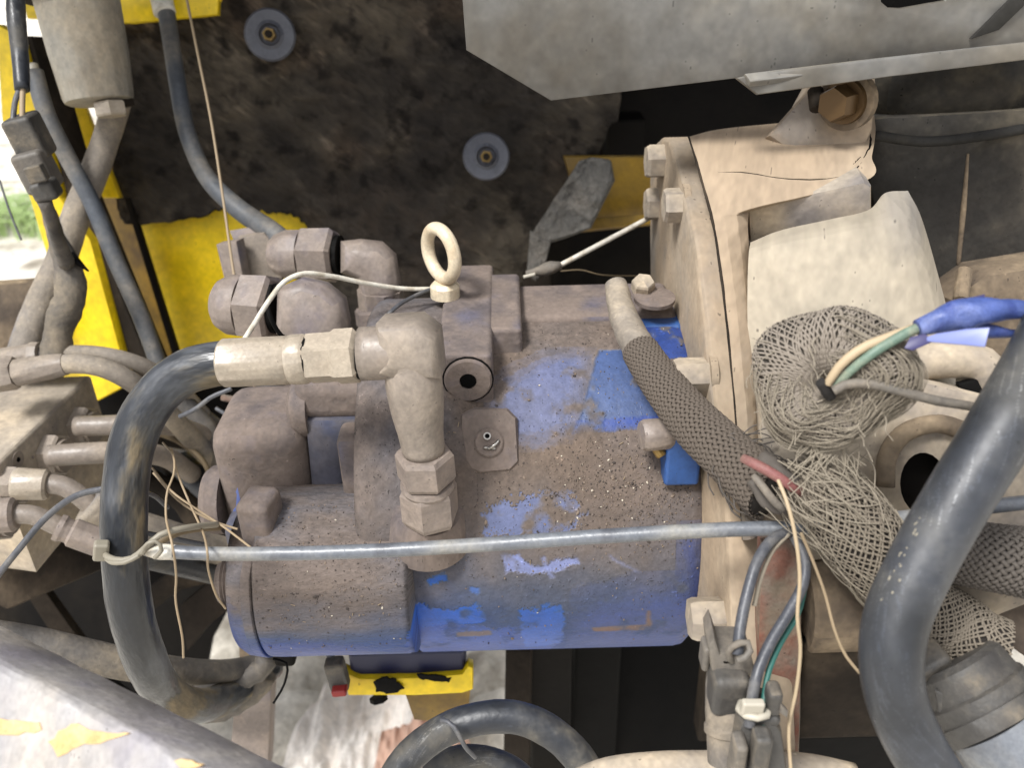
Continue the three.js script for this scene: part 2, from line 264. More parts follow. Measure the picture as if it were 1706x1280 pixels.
    return [c[0] * k, c[1] * k, c[2] * k, 0.4 * C + 0.3 * D + 0.3 * E, 0.95];
  }, { tile: 0.42, bump: 0.01, params: { specularIntensity: 0.25 } }),
  felt: dirty({ base: [88, 86, 82], dust: [112, 106, 98], stain: [62, 60, 56], dustAmt: 0.4, stainAmt: 0.3, rough: 0.95, contrast: 1.6 }, { tile: 0.2, bump: 0.004 }),
  washer: dirty({ base: [84, 86, 94], dust: [104, 100, 96], stain: [66, 68, 78], dustAmt: 0.3, stainAmt: 0.25, rough: 0.5, o: [0.21, 0.31] }, { tile: 0.12, bump: 0.0004 }),
  ground: dirty({ base: [208, 202, 190], dust: [224, 219, 208], stain: [92, 84, 70], dustAmt: 0.5, stainAmt: 0.3, rough: 0.95 }, { tile: 0.9, bump: 0.012 }),
  rock: dirty({ base: [186, 180, 168], dust: [210, 205, 194], stain: [84, 77, 66], dustAmt: 0.5, stainAmt: 0.25, rough: 0.9 }, { tile: 0.4, bump: 0.004 }),
  rag: dirty({ base: [220, 214, 206], dust: [200, 188, 176], stain: [124, 114, 104], dustAmt: 0.4, stainAmt: 0.2, rough: 0.7 }, { tile: 0.4, bump: 0.002 }),
  strandBrown: plain([84, 75, 66], 0.85), strand: plain([116, 107, 94], 0.85), strandPale: plain([136, 127, 112], 0.8), strandDark: plain([80, 74, 68], 0.8), strandGrey: plain([126, 117, 106], 0.75), core: plain([30, 27, 25], 0.95), coreBrown: plain([40, 35, 31], 0.95), coreGrey: plain([60, 55, 49], 0.95), bronze: plain([84, 64, 38], 0.4, { metalness: 0.5 }), beigePale: dirty({ base: [146, 138, 123], dust: [155, 145, 128], stain: [112, 108, 104], dustAmt: 0.55, stainAmt: 0.32, speck: 0.35, rough: 0.85, contrast: 0.9, o: [0.6, 0.1] }, { tile: 0.4, bump: 0.0005 }), can: dirty({ base: [150, 146, 136], dust: [162, 150, 130], stain: [112, 104, 92], dustAmt: 0.4, stainAmt: 0.2, rough: 0.4, o: [0.6, 0.9] }, { tile: 0.3, bump: 0.0003, metal: 0.25 }),
  whiteWire: dirty({ base: [216, 212, 200], dust: [150, 138, 118], stain: [120, 110, 95], dustAmt: 0.3, stainAmt: 0.2, rough: 0.4 }, { tile: 0.08, bump: 0.0002 }),
  tanWire: plain([146, 128, 102], 0.6), paleWire: plain([166, 148, 120], 0.6), brownWire: plain([98, 84, 62], 0.7), greyCable: dirty({ base: [66, 68, 74], dust: [112, 108, 102], stain: [46, 48, 52], dustAmt: 0.3, stainAmt: 0.2, rough: 0.4 }, { tile: 0.1, bump: 0.0003 }),
  pipe: dirty({ base: [102, 106, 112], dust: [128, 125, 118], stain: [66, 68, 74], dustAmt: 0.4, stainAmt: 0.26, rough: 0.36, dustRough: 0.75, scratch: 0, o: [0.85, 0.65] }, { tile: 0.14, bump: 0.0005, params: { clearcoat: 0.2, clearcoatRoughness: 0.35 } }),
  greenWire: dirty({ base: [92, 114, 100], dust: [128, 128, 110], stain: [90, 110, 96], dustAmt: 0.4, stainAmt: 0.2, rough: 0.5 }, { tile: 0.05, bump: 0.0002 }), paleGreen: plain([146, 160, 140], 0.5), pinkWire: dirty({ base: [124, 78, 75], dust: [120, 94, 85], stain: [96, 66, 58], dustAmt: 0.35, stainAmt: 0.3, rough: 0.6 }, { tile: 0.05, bump: 0.0003 }), greenDark: plain([40, 92, 84], 0.5),
  tape: dirty({ base: [66, 82, 136], dust: [108, 118, 158], stain: [36, 42, 96], dustAmt: 0.35, stainAmt: 0.25, rough: 0.35 }, { tile: 0.06, bump: 0.0004 }),
  tapePale: plain([104, 114, 166], 0.4), paintPale: plain([88, 102, 156], 0.6), tapeDark: plain([44, 40, 84], 0.45),
  tie: plain([128, 122, 108], 0.5), clip: plain([166, 160, 146], 0.45), holeBlack: plain([6, 6, 6], 0.9, { specularIntensity: 0.2 }), steel: plain([150, 146, 140], 0.3, { metalness: 0.8 }), gold: plain([132, 108, 62], 0.35, { metalness: 0.6 }), redTip: plain([120, 28, 24], 0.6), navy: plain([16, 22, 56], 0.5),  // holeBlack stands for the shade inside holes
};

// ---------------------------------------------------------------- the setting: ground, back wall, near-black plates for the shade behind the pump
{
  const g = new THREE.PlaneGeometry(60, 60, 120, 120); g.rotateX(-Math.PI / 2); boxUV(g);
  const gr = mesh('ground', boxUV(g), M.ground); gr.userData.kind = 'structure';
}
for (const [nm, w, h, l, x, y, z] of [['unseen_ceiling', 3.2, 0.04, 1.5, 0.1, 1.78, -0.62], ['unseen_side_wall', 0.04, 1.4, 1.5, 1.25, 1.1, -0.62]]) {   // unseen hood and side of the engine bay, placed to darken it
  const g = new THREE.BoxGeometry(w, h, l); g.translate(x, y, z); mesh(nm, boxUV(g), M.dark).userData.kind = 'structure';
}
const WN = V(0.05, 0.26, 0.966).normalize(), WO = P(600, 250, 1.1);      // the plane of the back wall
const WB = WO.clone().addScaledVector(WN, -0.02), WBB = WO.clone().addScaledVector(WN, -0.06);
{
  const t = thing('yellow_bulkhead', 'yellow painted steel bulkhead showing below the dark felt matting', 'bulkhead', WB);
  mesh('panel', plate([[196, -60], [560, -60], [640, 250], [640, 470], [600, 600], [560, 660], [420, 700], [330, 720], [214, 330]], WB, WN, 0.006), M.yellow, t);
  mesh('fold', plate([[160, 250], [212, 330], [330, 700], [292, 720], [250, 640], [130, 330]], WB.clone().addScaledVector(WN, 0.02), V(-0.25, 0.26, 0.95), 0.02), M.yellowDirty, t);
  mesh('crease', plate([[207, 330], [216, 330], [332, 700], [320, 700]], WB.clone().addScaledVector(WN, 0.024), WN, 0.01), M.dark, t);
}
{
  const o = P(100, 400, 1.0), n = V(-0.35, 0.2, 0.9);
  const t = thing('yellow_frame_post', 'bright yellow frame post at the far left, leaning behind the grey connector', 'frame post', o);
  mesh('web', plate([[-6, 40], [30, 60], [100, 330], [150, 400], [215, 640], [120, 690], [100, 600], [86, 450], [50, 330], [24, 250], [4, 200]], o, n, 0.01), M.yellow, t);
  mesh('edge', plate([[30, 60], [52, 60], [122, 300], [262, 640], [225, 660], [150, 405], [100, 330]], o.clone().addScaledVector(WN, -0.012), n, 0.03), M.darkBrown, t);
  mesh('flange', plate([[95, 175], [140, 175], [200, 330], [160, 330], [120, 300]], P(140, 250, 1.06), WN, 0.01), M.yellow, t);
}
{
  const t = thing('yellow_shelf_bracket', 'yellow bracket strip along the top edge behind the filter canister', 'bracket', P(200, 20, 1.0));
  mesh('strip', plate([[40, 0], [365, -12], [363, 24], [220, 38], [45, 30]], P(200, 20, 1.0), WN, 0.01), M.yellow, t);
  mesh('upper_lip', plate([[40, -30], [365, -40], [365, -11], [40, 1]], P(200, -10, 1.0), V(0, 0.8, 0.6), 0.01), M.yellow, t);
}
function ruled(top, bot, nu, nv, o, n, disp, thick) {       // sheet between two pixel polylines on a plane, rough on its face
  const at = (pl, t) => { const k = t * (pl.length - 1), i = Math.min(pl.length - 2, Math.floor(k)); return [lerp(pl[i][0], pl[i + 1][0], k - i), lerp(pl[i][1], pl[i + 1][1], k - i)]; };
  const pos = [], uv = [], idx = [];
  for (let s = 0; s < 2; s++) for (let j = 0; j <= nv; j++) for (let i = 0; i <= nu; i++) {
    const a = at(top, i / nu), b = at(bot, i / nu), q = hit(lerp(a[0], b[0], j / nv), lerp(a[1], b[1], j / nv), o, n), e = (i === 0 || j === 0 || i === nu || j === nv) ? 0.25 : 1;
    q.addScaledVector(n, s ? -thick : (disp(q) * e)); pos.push(q.x, q.y, q.z); uv.push(q.x, q.y);
  }
  const S = (nu + 1) * (nv + 1), f = (a, b, c, d) => idx.push(a, b, c, a, c, d);
  for (let j = 0; j < nv; j++) for (let i = 0; i < nu; i++) { const a = j * (nu + 1) + i; f(a, a + nu + 1, a + nu + 2, a + 1); f(S + a, S + a + 1, S + a + nu + 2, S + a + nu + 1); }
  for (let i = 0; i < nu; i++) { f(i, i + 1, S + i + 1, S + i); const a = nv * (nu + 1) + i; f(a + 1, a, S + a, S + a + 1); }
  for (let j = 0; j < nv; j++) { const a = j * (nu + 1); f(a + nu + 1, a, S + a, S + a + nu + 1); const b = a + nu; f(b, b + nu + 1, S + b + nu + 1, S + b); }
  const g = new THREE.BufferGeometry(); g.setAttribute('position', new THREE.Float32BufferAttribute(pos, 3)); g.setAttribute('uv', new THREE.Float32BufferAttribute(uv, 2)); g.setIndex(idx); g.computeVertexNormals(); return g;
}
const lump = (q, s = 3, amp = 1) => amp * ((smp(NF.g, q.x * s, q.y * s) - 0.5) * 0.02 + (smp(NF.c, q.x * s, q.y * s) - 0.5) * 0.008);
{
  const t = thing('insulation_mat', 'large dark tarry felt mat covering the rear bulkhead above the pump', 'insulation mat', WO);
  const top = [[150, -70], [500, -70], [800, -70], [1060, -70]];
  const bot = [[196, 350], [208, 374], [262, 372], [330, 364], [372, 346], [420, 348], [452, 356], [474, 356], [496, 362], [512, 380], [524, 430], [560, 560], [640, 580], [700, 560], [760, 520], [820, 500], [880, 470], [884, 430], [890, 400], [930, 330], [990, 280], [1015, 210], [1030, 200]].map(([x, y]) => [x, y]);
  const bb = []; for (let i = 0; i < bot.length - 1; i++) for (let k = 0; k < 6; k++) bb.push([lerp(bot[i][0], bot[i + 1][0], k / 6), lerp(bot[i][1], bot[i + 1][1], k / 6) + (k ? rr(-4, 4) : 0)]); bb.push(bot[bot.length - 1]);
  mesh('felt', ruled(top, bb, 190, 110, WO, WN, (q) => lump(q, 3.1, 1.1), 0.012), M.mat, t);
  const flap = ruled([[985, 262], [1000, 262], [1016, 270]].concat([[1022, 292]]), [[884, 398], [905, 425], [935, 402], [990, 372]], 24, 26, P(950, 340, 1.04), V(-0.3, 0.4, 0.86).normalize(), (q) => lump(q, 9, 0.7), 0.008);
  tag(mesh('torn_flap', [ruled([[965, 268], [985, 262], [1016, 266], [1022, 300]], [[884, 392], [900, 408], [935, 398], [982, 380]], 26, 26, P(950, 340, 1.045), V(-0.3, 0.4, 0.86).normalize(), (q) => lump(q, 9, 0.9), 0.008), ruled([[884, 385], [905, 398], [918, 402]], [[878, 458], [893, 470], [906, 452]], 10, 14, P(895, 430, 1.04), WN, (q) => lump(q, 9, 0.6), 0.008)], M.felt, t), 'torn pale grey flap of the felt');
}
for (const [x, y, r, d, lab] of [[450, 58, 42, 1.035, 'round grey retaining washer on the felt mat, high up left of the bracket'], [810, 261, 39, 1.06, 'round grey retaining washer on the felt mat, just above the eye bolt']]) {
  const o = P(x, y, d), n = WN.clone().lerp(toEye(o), 0.5).normalize(), rad = rOf(2 * r, d), t = thing('retaining_washer', lab, 'washer', o, 'washers holding the felt mat');
  mesh('disc', lathe(o.clone().addScaledVector(n, -0.006), o.clone().addScaledVector(n, 0.008), [[0, 0.3 * rad], [0, rad * 0.96], [0.35, rad], [0.6, rad * 0.93], [0.5, rad * 0.55], [0.75, rad * 0.42], [0.3, rad * 0.36], [0.3, 0]], 40), M.washer, t);
  mesh('stud', hexnut(o.clone().addScaledVector(n, -0.006), o.clone().addScaledVector(n, 0.014), rad * 0.27, 0.4), M.gold, t);
  mesh('stud_tip', bar(o.clone().addScaledVector(n, 0.0), o.clone().addScaledVector(n, 0.02), rad * 0.15, 12), M.darkBrown, t);
}
{
  const o = P(1040, 320, 1.12);
  const t = thing('yellow_cross_member', 'dull yellow strip of frame beside the torn felt flap', 'frame strip', o);
  mesh('web', plate([[940, 262], [1130, 262], [1130, 360], [1075, 366], [958, 378], [960, 330]], o, V(0.1, 0.1, 1), 0.012), M.yellowDirty, t);
  mesh('edge', plate([[956, 366], [1130, 352], [1130, 368], [966, 384]], o.clone().addScaledVector(WN, 0.012), V(0, 0.5, 0.8), 0.012), M.yellowDirty, t);
}
function wallPart(name, label, cat, outline, o, n, thick, mat, extra) { const t = thing(name, label, cat, o); mesh('web', plate(outline, o, n, thick), mat, t); if (extra) extra(t); return t; }
wallPart('shade_panel', 'near-black panel standing for the shade behind the torn felt, right of the eye bolt', 'panel', [[860, 60], [1460, 60], [1460, 560], [860, 620]], P(1000, 300, 1.3), WN, 0.02, M.dark, (t) => {  // dark sheet in place of the shaded gap
  mesh('post', fbox(872, 455, 918, 520, 1.12, 0.04), M.darkBrown, t); mesh('rib', fbox(1010, 200, 1075, 268, 1.2, 0.05), M.dark, t); });
wallPart('shade_frame_plate', 'greasy frame plate, near-black to stand for the gloom left of the pump', 'frame plate', [[-80, 600], [130, 560], [300, 640], [470, 640], [560, 640], [560, 960], [398, 985], [352, 1070], [340, 1135], [410, 1160], [300, 1205], [330, 1300], [-80, 1300]], P(250, 950, 1.22), V(0.1, 0.3, 0.95), 0.02, M.dark, (t) => {  // dark backdrop whose colour stands for the shade of the cavity
  mesh('gusset', plate([[-20, 935], [70, 878], [178, 905], [178, 945], [12, 1015], [-20, 1000]], P(80, 940, 0.92), V(0.1, 0.6, 0.8), 0.01), M.darkBrown, t);
  mesh('brace', plate([[40, 985], [75, 985], [250, 1230], [200, 1230]], P(130, 1090, 1.05), V(0.3, 0.2, 0.9), 0.02), M.darkBrown, t);
  mesh('lower_brace', plate([[110, 1110], [150, 1110], [300, 1230], [330, 1300], [250, 1260]], P(210, 1180, 1.0), V(0.2, 0.5, 0.8), 0.02), M.dark, t);
  mesh('rail', plate([[250, 945], [440, 935], [440, 965], [250, 985]], P(340, 955, 1.06), V(0, 0.6, 0.8), 0.02), M.dark, t);
  mesh('strut', plate([[300, 1010], [360, 960], [420, 950], [420, 985], [350, 1040], [312, 1085]], P(350, 1010, 1.0), V(0, 0.4, 0.9), 0.03), M.darkBrown, t);
});
wallPart('shade_chassis_panel', 'chassis panel coloured black for the shade under the right end of the pump', 'chassis panel', [[858, 1060], [1300, 1040], [1300, 1320], [846, 1320]], P(1050, 1180, 1.15), V(0, 0.3, 0.95), 0.02, M.black, (t) => {  // black backdrop painted for the shade below the pump
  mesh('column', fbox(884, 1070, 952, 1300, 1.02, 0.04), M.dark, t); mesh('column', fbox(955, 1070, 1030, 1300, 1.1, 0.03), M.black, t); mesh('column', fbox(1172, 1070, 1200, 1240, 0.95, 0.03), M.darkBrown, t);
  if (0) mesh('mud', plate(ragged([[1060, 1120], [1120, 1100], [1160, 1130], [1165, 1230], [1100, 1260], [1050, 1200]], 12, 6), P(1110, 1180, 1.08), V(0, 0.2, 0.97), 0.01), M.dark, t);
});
wallPart('steel_post', 'flat brown steel post in the light beneath the middle of the pump', 'post', [[842, 1085], [884, 1085], [880, 1300], [838, 1300]], P(860, 1180, 0.98), V(-0.2, 0.2, 0.95), 0.012, M.darkBrown);
wallPart('frame_tube', 'grey brown square tube standing at the bottom edge under the hose bend', 'frame tube', [[394, 1140], [452, 1150], [446, 1300], [380, 1300]], P(415, 1220, 0.92), V(0.1, 0.25, 0.95), 0.04, M.fittingDark, (t) => mesh('upper_web', plate([[395, 985], [432, 975], [448, 1110], [400, 1120]], P(415, 1050, 0.96), V(0.1, 0.25, 0.95), 0.02), M.brownCast, t));

// ---------------------------------------------------------------- flywheel housing, with the face plate in the plane x = FX
const FX = 0.141;
{
  const t = thing('flywheel_housing', 'large beige cast flywheel housing bolted to the right end of the blue pump', 'flywheel housing', hitX(1200, 700, FX));
  const ex = (o3, depth, x, bevel) => { // outline of [z, y] points extruded towards +x
    const s = new THREE.Shape(o3.map((p) => new THREE.Vector2(-p.z, p.y)));
    const g = new THREE.ExtrudeGeometry(s, { depth, bevelEnabled: true, bevelThickness: bevel, bevelSize: bevel, bevelOffset: -bevel, bevelSegments: 4, curveSegments: 6 });
    g.rotateY(Math.PI / 2); g.translate(x, 0, 0); return boxUV(crease(g, 0.9), 0.3);
  };
  const rim = [[1090, 480], [1089, 400], [1089, 300], [1092, 262], [1097, 240], [1108, 229], [1121, 230], [1130, 258], [1140, 295], [1152, 345], [1164, 400], [1173, 460], [1182, 530], [1191, 620], [1200, 700], [1209, 760], [1216, 830], [1221, 900], [1225, 980], [1229, 1060], [1234, 1150], [1240, 1300]].map(([x, y]) => hitX(x, y, FX));
  const low = rim[rim.length - 1], back = rim[0];
  rim.push(V(FX, low.y - 0.02, back.z), V(FX, back.y - 0.02, back.z));
  mesh('face_plate', ex(rim, 0.03, FX, 0.004), M.beige, t);
  const yRec = hitX(1210, 690, FX).y; const cz = back.z * 0.5 + low.z * 0.5, cy = back.y, shr = rim.map((p) => V(0, cy + (p.y - cy) * 0.965, cz + (p.z - cz) * 0.955 - (p.y < yRec && p.z > cz ? 0.1 : 0)));
  mesh('bell', ex(shr, 0.105, FX + 0.03, 0.006), M.beige, t);
  mesh('seam', tubeG(rim.slice(5, 20).map((p) => V(FX + 0.031, cy + (p.y - cy) * 0.958, cz + (p.z - cz) * 0.95)), 0.002, { sides: 8 }), M.darkBrown, t);
  // raised starter boss with its squared-off shoulder
  const PR = (r) => r.map((q) => P(...q));
  mesh('boss', patch([
    PR([[1250, 404, 0.626], [1300, 384, 0.628], [1380, 366, 0.63], [1446, 350, 0.632], [1474, 322, 0.634], [1512, 318, 0.64]]),
    PR([[1247, 424, 0.602], [1310, 408, 0.592], [1390, 394, 0.589], [1462, 378, 0.591], [1512, 364, 0.602], [1534, 362, 0.63]]),
    PR([[1245, 480, 0.596], [1330, 474, 0.58], [1410, 466, 0.576], [1486, 460, 0.579], [1540, 452, 0.592], [1560, 450, 0.62]]),
    PR([[1246, 560, 0.588], [1340, 566, 0.569], [1420, 566, 0.564], [1500, 560, 0.568], [1562, 552, 0.582], [1584, 548, 0.61]]),
    PR([[1256, 660, 0.586], [1340, 680, 0.57], [1420, 690, 0.566], [1500, 680, 0.57], [1566, 656, 0.584], [1592, 640, 0.61]])], 60, 50, 0.07), M.beigePale, t);
  mesh('shoulder', plate([[1246, 350], [1300, 334], [1440, 304], [1452, 312], [1452, 370], [1300, 400], [1250, 416]], P(1350, 350, 0.638), V(-0.12, -0.1, 1), 0.03, { bevel: 0.003 }), M.beigeGrey, t);
  if (0) mesh('casting_edge', tubeG(pts([[1238, 366, 0.6], [1246, 420, 0.594], [1250, 480, 0.588], [1256, 560, 0.58]]), 0.006, { bumpy: 0.3, freq: 50 }), M.beige, t);
  const shell = [
    [[1147, 228, 0.69], [1196, 216, 0.695], [1290, 206, 0.7], [1380, 200, 0.705], [1456, 192, 0.71]],
    [[1158, 262, 0.664], [1210, 254, 0.668], [1296, 244, 0.672], [1384, 232, 0.675], [1458, 222, 0.678]],
    [[1170, 306, 0.64], [1222, 298, 0.642], [1302, 288, 0.646], [1384, 272, 0.65], [1452, 260, 0.652]],
    [[1184, 356, 0.618], [1222, 346, 0.621], [1300, 330, 0.63], [1380, 314, 0.634], [1444, 300, 0.637]],
    [[1188, 374, 0.612], [1210, 366, 0.615], [1236, 354, 0.621], [1254, 350, 0.629], [1270, 347, 0.636]],
    [[1192, 394, 0.606], [1206, 386, 0.609], [1224, 375, 0.614], [1238, 364, 0.624], [1247, 358, 0.634]],
    [[1204, 480, 0.59], [1214, 474, 0.592], [1228, 464, 0.598], [1240, 454, 0.606], [1250, 446, 0.62]],
    [[1214, 570, 0.578], [1224, 568, 0.579], [1238, 562, 0.583], [1250, 556, 0.59], [1260, 552, 0.602]],
    [[1226, 700, 0.566], [1236, 700, 0.567], [1248, 698, 0.57], [1258, 694, 0.577], [1268, 690, 0.59]],
    [[1236, 900, 0.553], [1245, 900, 0.554], [1255, 898, 0.557], [1264, 894, 0.564], [1272, 890, 0.576]]];
  mesh('shoulder', patch(shell.map(PR), 44, 80, 0.05), M.beige, t);
  const onShell = (u, v) => { const k = v * (shell.length - 1), i = Math.min(shell.length - 2, Math.floor(k)), m = u * 4, l = Math.min(3, Math.floor(m)), g = (r) => P(...shell[r][l]).lerp(P(...shell[r][l + 1]), m - l); return g(i).lerp(g(i + 1), k - i); };
  mesh('seam', tubeG(Array.from({ length: 22 }, (_, i) => onShell(0, i / 21)), [0.0006, 0.001, 0.0009, 0.0006, 0.0002], { sides: 8, bumpy: 0.3 }), M.darkBrown, t);
  mesh('crack', tubeG([[0.12, 0.24], [0.3, 0.26], [0.5, 0.32], [0.7, 0.37], [0.84, 0.38]].map(([u, v]) => onShell(u, v * 7 / 9)), [0.0003, 0.0007, 0.0006, 0.0008, 0.0004], { sides: 6, bumpy: 0.4 }), M.darkBrown, t);
  const SO = P(1330, 280, 0.655), SN = V(-0.12, 0.82, 0.6).normalize();
  // lifting lug and its big bolt
  mesh('lug', plate([[1278, 226], [1345, 150], [1372, 100], [1460, 100], [1462, 150], [1456, 214], [1436, 266], [1400, 282], [1330, 262]], P(1400, 190, 0.667), V(-0.1, 0.45, 0.9), 0.05, { bevel: 0.006 }), M.beige, t);
  { const o = P(1412, 168, 0.652), n = V(-0.72, 0.05, 0.7).normalize(), q = (k) => o.clone().addScaledVector(n, k);
    const b = mesh('lug_bolt', hexnut(q(0), q(0.024), rOf(60, 0.64), 0.3), M.bronze, t); mesh('washer', lathe(q(-0.004), q(0.004), [[0, 0], [0, rOf(96, 0.65)], [1, rOf(96, 0.65)], [1, 0]], 28), M.brownCast, b); mesh('washer', lathe(q(0.002), q(0.008), [[0, 0], [0, rOf(76, 0.65)], [1, rOf(72, 0.65)], [1, 0]], 28), M.bronze, b);
    mesh('stud', bar(P(1358, 150, 0.655), P(1362, 182, 0.65), 0.006, 12), M.darkBrown, t); }
  // face bolts and washers
  const bolt = (x, y, w, len, lift = 0) => { const o = hitX(x, y, FX - lift), r = rOf(w, EYE.distanceTo(o)), b = mesh('bolt', hexnut(o, o.clone().add(V(-len, 0, 0)), r, rnd()), M.beigeGrey, t); mesh('washer', lathe(o.clone().add(V(0.002, 0, 0)), o.clone().add(V(-0.003, 0, 0)), [[0, 0], [0, r * 1.22], [1, r * 1.22], [1, 0]], 24), M.beige, b); };
  bolt(1112, 268, 56, 0.019); bolt(1102, 340, 54, 0.015); bolt(1141, 342, 56, 0.017); bolt(1184, 628, 66, 0.026); bolt(1212, 1030, 70, 0.026);
  { const o = hitX(1128, 462, FX), s = []; for (let i = 0; i <= 12; i++) { const a = i / 12 * 2.6 + 0.3; s.push(o.clone().add(V(-0.001, Math.sin(a) * 0.02 - 0.005, -Math.cos(a) * 0.012))); } mesh('rib', tubeG(s, 0.0016, { sides: 8 }), M.beigeGrey, t); }
  mesh('seam', tubeG(rim.slice(6, 18).map((p) => V(FX + 0.0305, cy + (p.y - cy) * 0.975, cz + (p.z - cz) * 0.972)), 0.0014, { sides: 8 }), M.darkBrown, t);
  for (const [rows, r] of [[[[0.78, 0.42], [0.84, 0.43], [0.89, 0.4], [0.94, 0.36]], 0.0013], [[[0.85, 0.38], [0.9, 0.36], [0.95, 0.31]], 0.0009], [[[0.88, 0.33], [0.93, 0.28]], 0.0006], [[[0.97, 0.14], [0.98, 0.22], [0.95, 0.29]], 0.0011]]) mesh('torn_gasket', tubeG(rows.map(([u, v]) => onShell(u, v * 7 / 9)), [0.0003, r, r * 0.9, 0.0003], { bumpy: 0.5, sides: 8, freq: 30 }), M.black, t);
}
// ---------------------------------------------------------------- castings to the right of the housing
{
  const o = P(1600, 300, 0.72);
  const t = thing('engine_mount', 'dusty dark rubber and steel engine mount under the sheet metal bracket', 'engine mount', o);
  mesh('block', fbox(1455, 60, 1760, 256, 0.7, 0.14, 0.045, -0.15), M.mount, t);
  mesh('bead', tubeG(pts([[1456, 226, 0.688], [1540, 236, 0.69], [1640, 226, 0.695], [1740, 208, 0.7]]), 0.004, { sides: 10 }), M.mount, t);
}
{
  const o = P(1600, 400, 0.74);
  const t = thing('engine_block', 'dark spattered engine block face at the right edge, beside the beige boss', 'engine block', o);
  mesh('face', plate([[1430, 200], [1760, 180], [1760, 700], [1560, 700], [1470, 420]], P(1600, 380, 0.73), V(-0.1, 0.15, 1), 0.05), M.engine, t);
  mesh('rib', tubeG([[1612, 256], [1606, 330], [1596, 440]].map(([x, y]) => hit(x, y, P(1600, 380, 0.73), V(-0.1, 0.15, 1).normalize())), [0.001, 0.0024, 0.0018], { sides: 8 }), M.brownCast, t);
  mesh('pad', plate([[1580, 500], [1640, 456], [1760, 436], [1760, 640], [1600, 620]], P(1650, 500, 0.7), V(-0.1, 0.2, 0.95), 0.04, { bevel: 0.012 }), M.brownCast, t);
  mesh('drain_tap', bar(P(1606, 450, 0.69), P(1600, 500, 0.68), 0.006, 12), M.brownCast, t);
}
{
  const t = thing('starter_bracket', 'dusty beige cast bracket with a round dark opening behind the thick black hose', 'cast bracket', P(1480, 760, 0.62));
  const hole = ragged(ring(1538, 806, 50, 62, 22), 20, 2.5);
  mesh('web', plate([[1266, 640], [1420, 610], [1560, 640], [1640, 660], [1760, 640], [1760, 1010], [1520, 1010], [1330, 900], [1266, 890]], P(1450, 780, 0.568), V(-0.1, 0.3, 0.95), 0.012, { holes: [hole], bevel: 0.004 }), M.beigeGrey, t);
  mesh('arm', tubeG(pts([[1500, 612, 0.57], [1560, 600, 0.567], [1630, 606, 0.563], [1660, 645, 0.563]]), 0.012, { sides: 14 }), M.beigeGrey, t);
  mesh('arm', tubeG(pts([[1474, 810, 0.562], [1478, 760, 0.56], [1506, 722, 0.558], [1560, 706, 0.556], [1610, 720, 0.556]]), 0.006, { sides: 12 }), M.brownCast, t);
  mesh('recess', plate([[1450, 680], [1680, 640], [1680, 900], [1450, 920]], P(1550, 800, 0.583), V(-0.1, 0.3, 0.95), 0.004), M.dark, t);  // dark sheet close behind the opening, standing for its deep shade
  mesh('gap_shade', plate([[1596, 640], [1668, 620], [1672, 672], [1612, 684]], P(1640, 650, 0.558), V(-0.1, 0.3, 0.95), 0.004), M.black, t);  // black plate laid where the gap would be in shade
  mesh('rail', plate([[1330, 905], [1400, 890], [1400, 930], [1330, 940]], P(1365, 915, 0.565), V(0, 0.5, 0.8), 0.02, { bevel: 0.004 }), M.beigeGrey, t);
}
{
  const o = P(1380, 990, 0.6), e = P(1330, 1000, 0.585), f2 = P(1800, 985, 0.585);
  const t = thing('starter_motor', 'dusty brown starter motor barrel lying across below the frayed braided sleeve', 'starter motor', o);
  const r = rOf(168, 0.6);
  mesh('barrel', lathe(e, f2, [[0, 0], [0, r * 0.94], [0.012, r], [0.30, r], [0.30, r * 0.96], [0.312, r * 0.96], [0.312, r], [1, r], [1, 0]], 44), M.brownCast, t);
  mesh('end_cap', lathe(P(1700, 940, 0.55), P(1560, 1010, 0.56), [[0, 0], [0, 0.026], [0.8, 0.024], [1, 0.012], [1, 0]], 28), M.beigeGrey, t);
  mesh('band', tubeG(pts([[1338, 1068, 0.575], [1400, 1062, 0.572], [1450, 1058, 0.572]]), 0.003, { sides: 8 }), M.black, t);
}
{
  const t = thing('solenoid_box', 'dark brown greasy box below the starter barrel, behind the two tan wires', 'solenoid box', P(1390, 1160, 0.62));
  mesh('case', fbox(1326, 1078, 1560, 1236, 0.59, 0.05, 0.006), M.darkBrown, t);
  mesh('lid', fbox(1330, 1066, 1560, 1082, 0.585, 0.05, 0.003), M.brownCast, t);
  mesh('foot', fbox(1310, 1225, 1580, 1330, 0.63, 0.03, 0.004), M.black, t);
}
one('rust_plate', 'narrow vertical plate flaked with red rust behind the two black cables', 'plate', plate([[1268, 905], [1340, 895], [1336, 1000], [1334, 1200], [1330, 1300], [1262, 1300], [1262, 1060]], P(1300, 1050, 0.555), V(-0.15, 0.15, 1), 0.016, { bevel: 0.003 }), M.rust);
one('bottom_rail', 'pale dusty rounded rail across the bottom edge under the connectors', 'rail', tubeG(pts([[960, 1312, 0.57], [1010, 1292, 0.565], [1090, 1282, 0.56], [1200, 1280, 0.56], [1340, 1284, 0.56], [1420, 1300, 0.56]]), 0.0105, { sides: 18 }), M.beigeGrey);

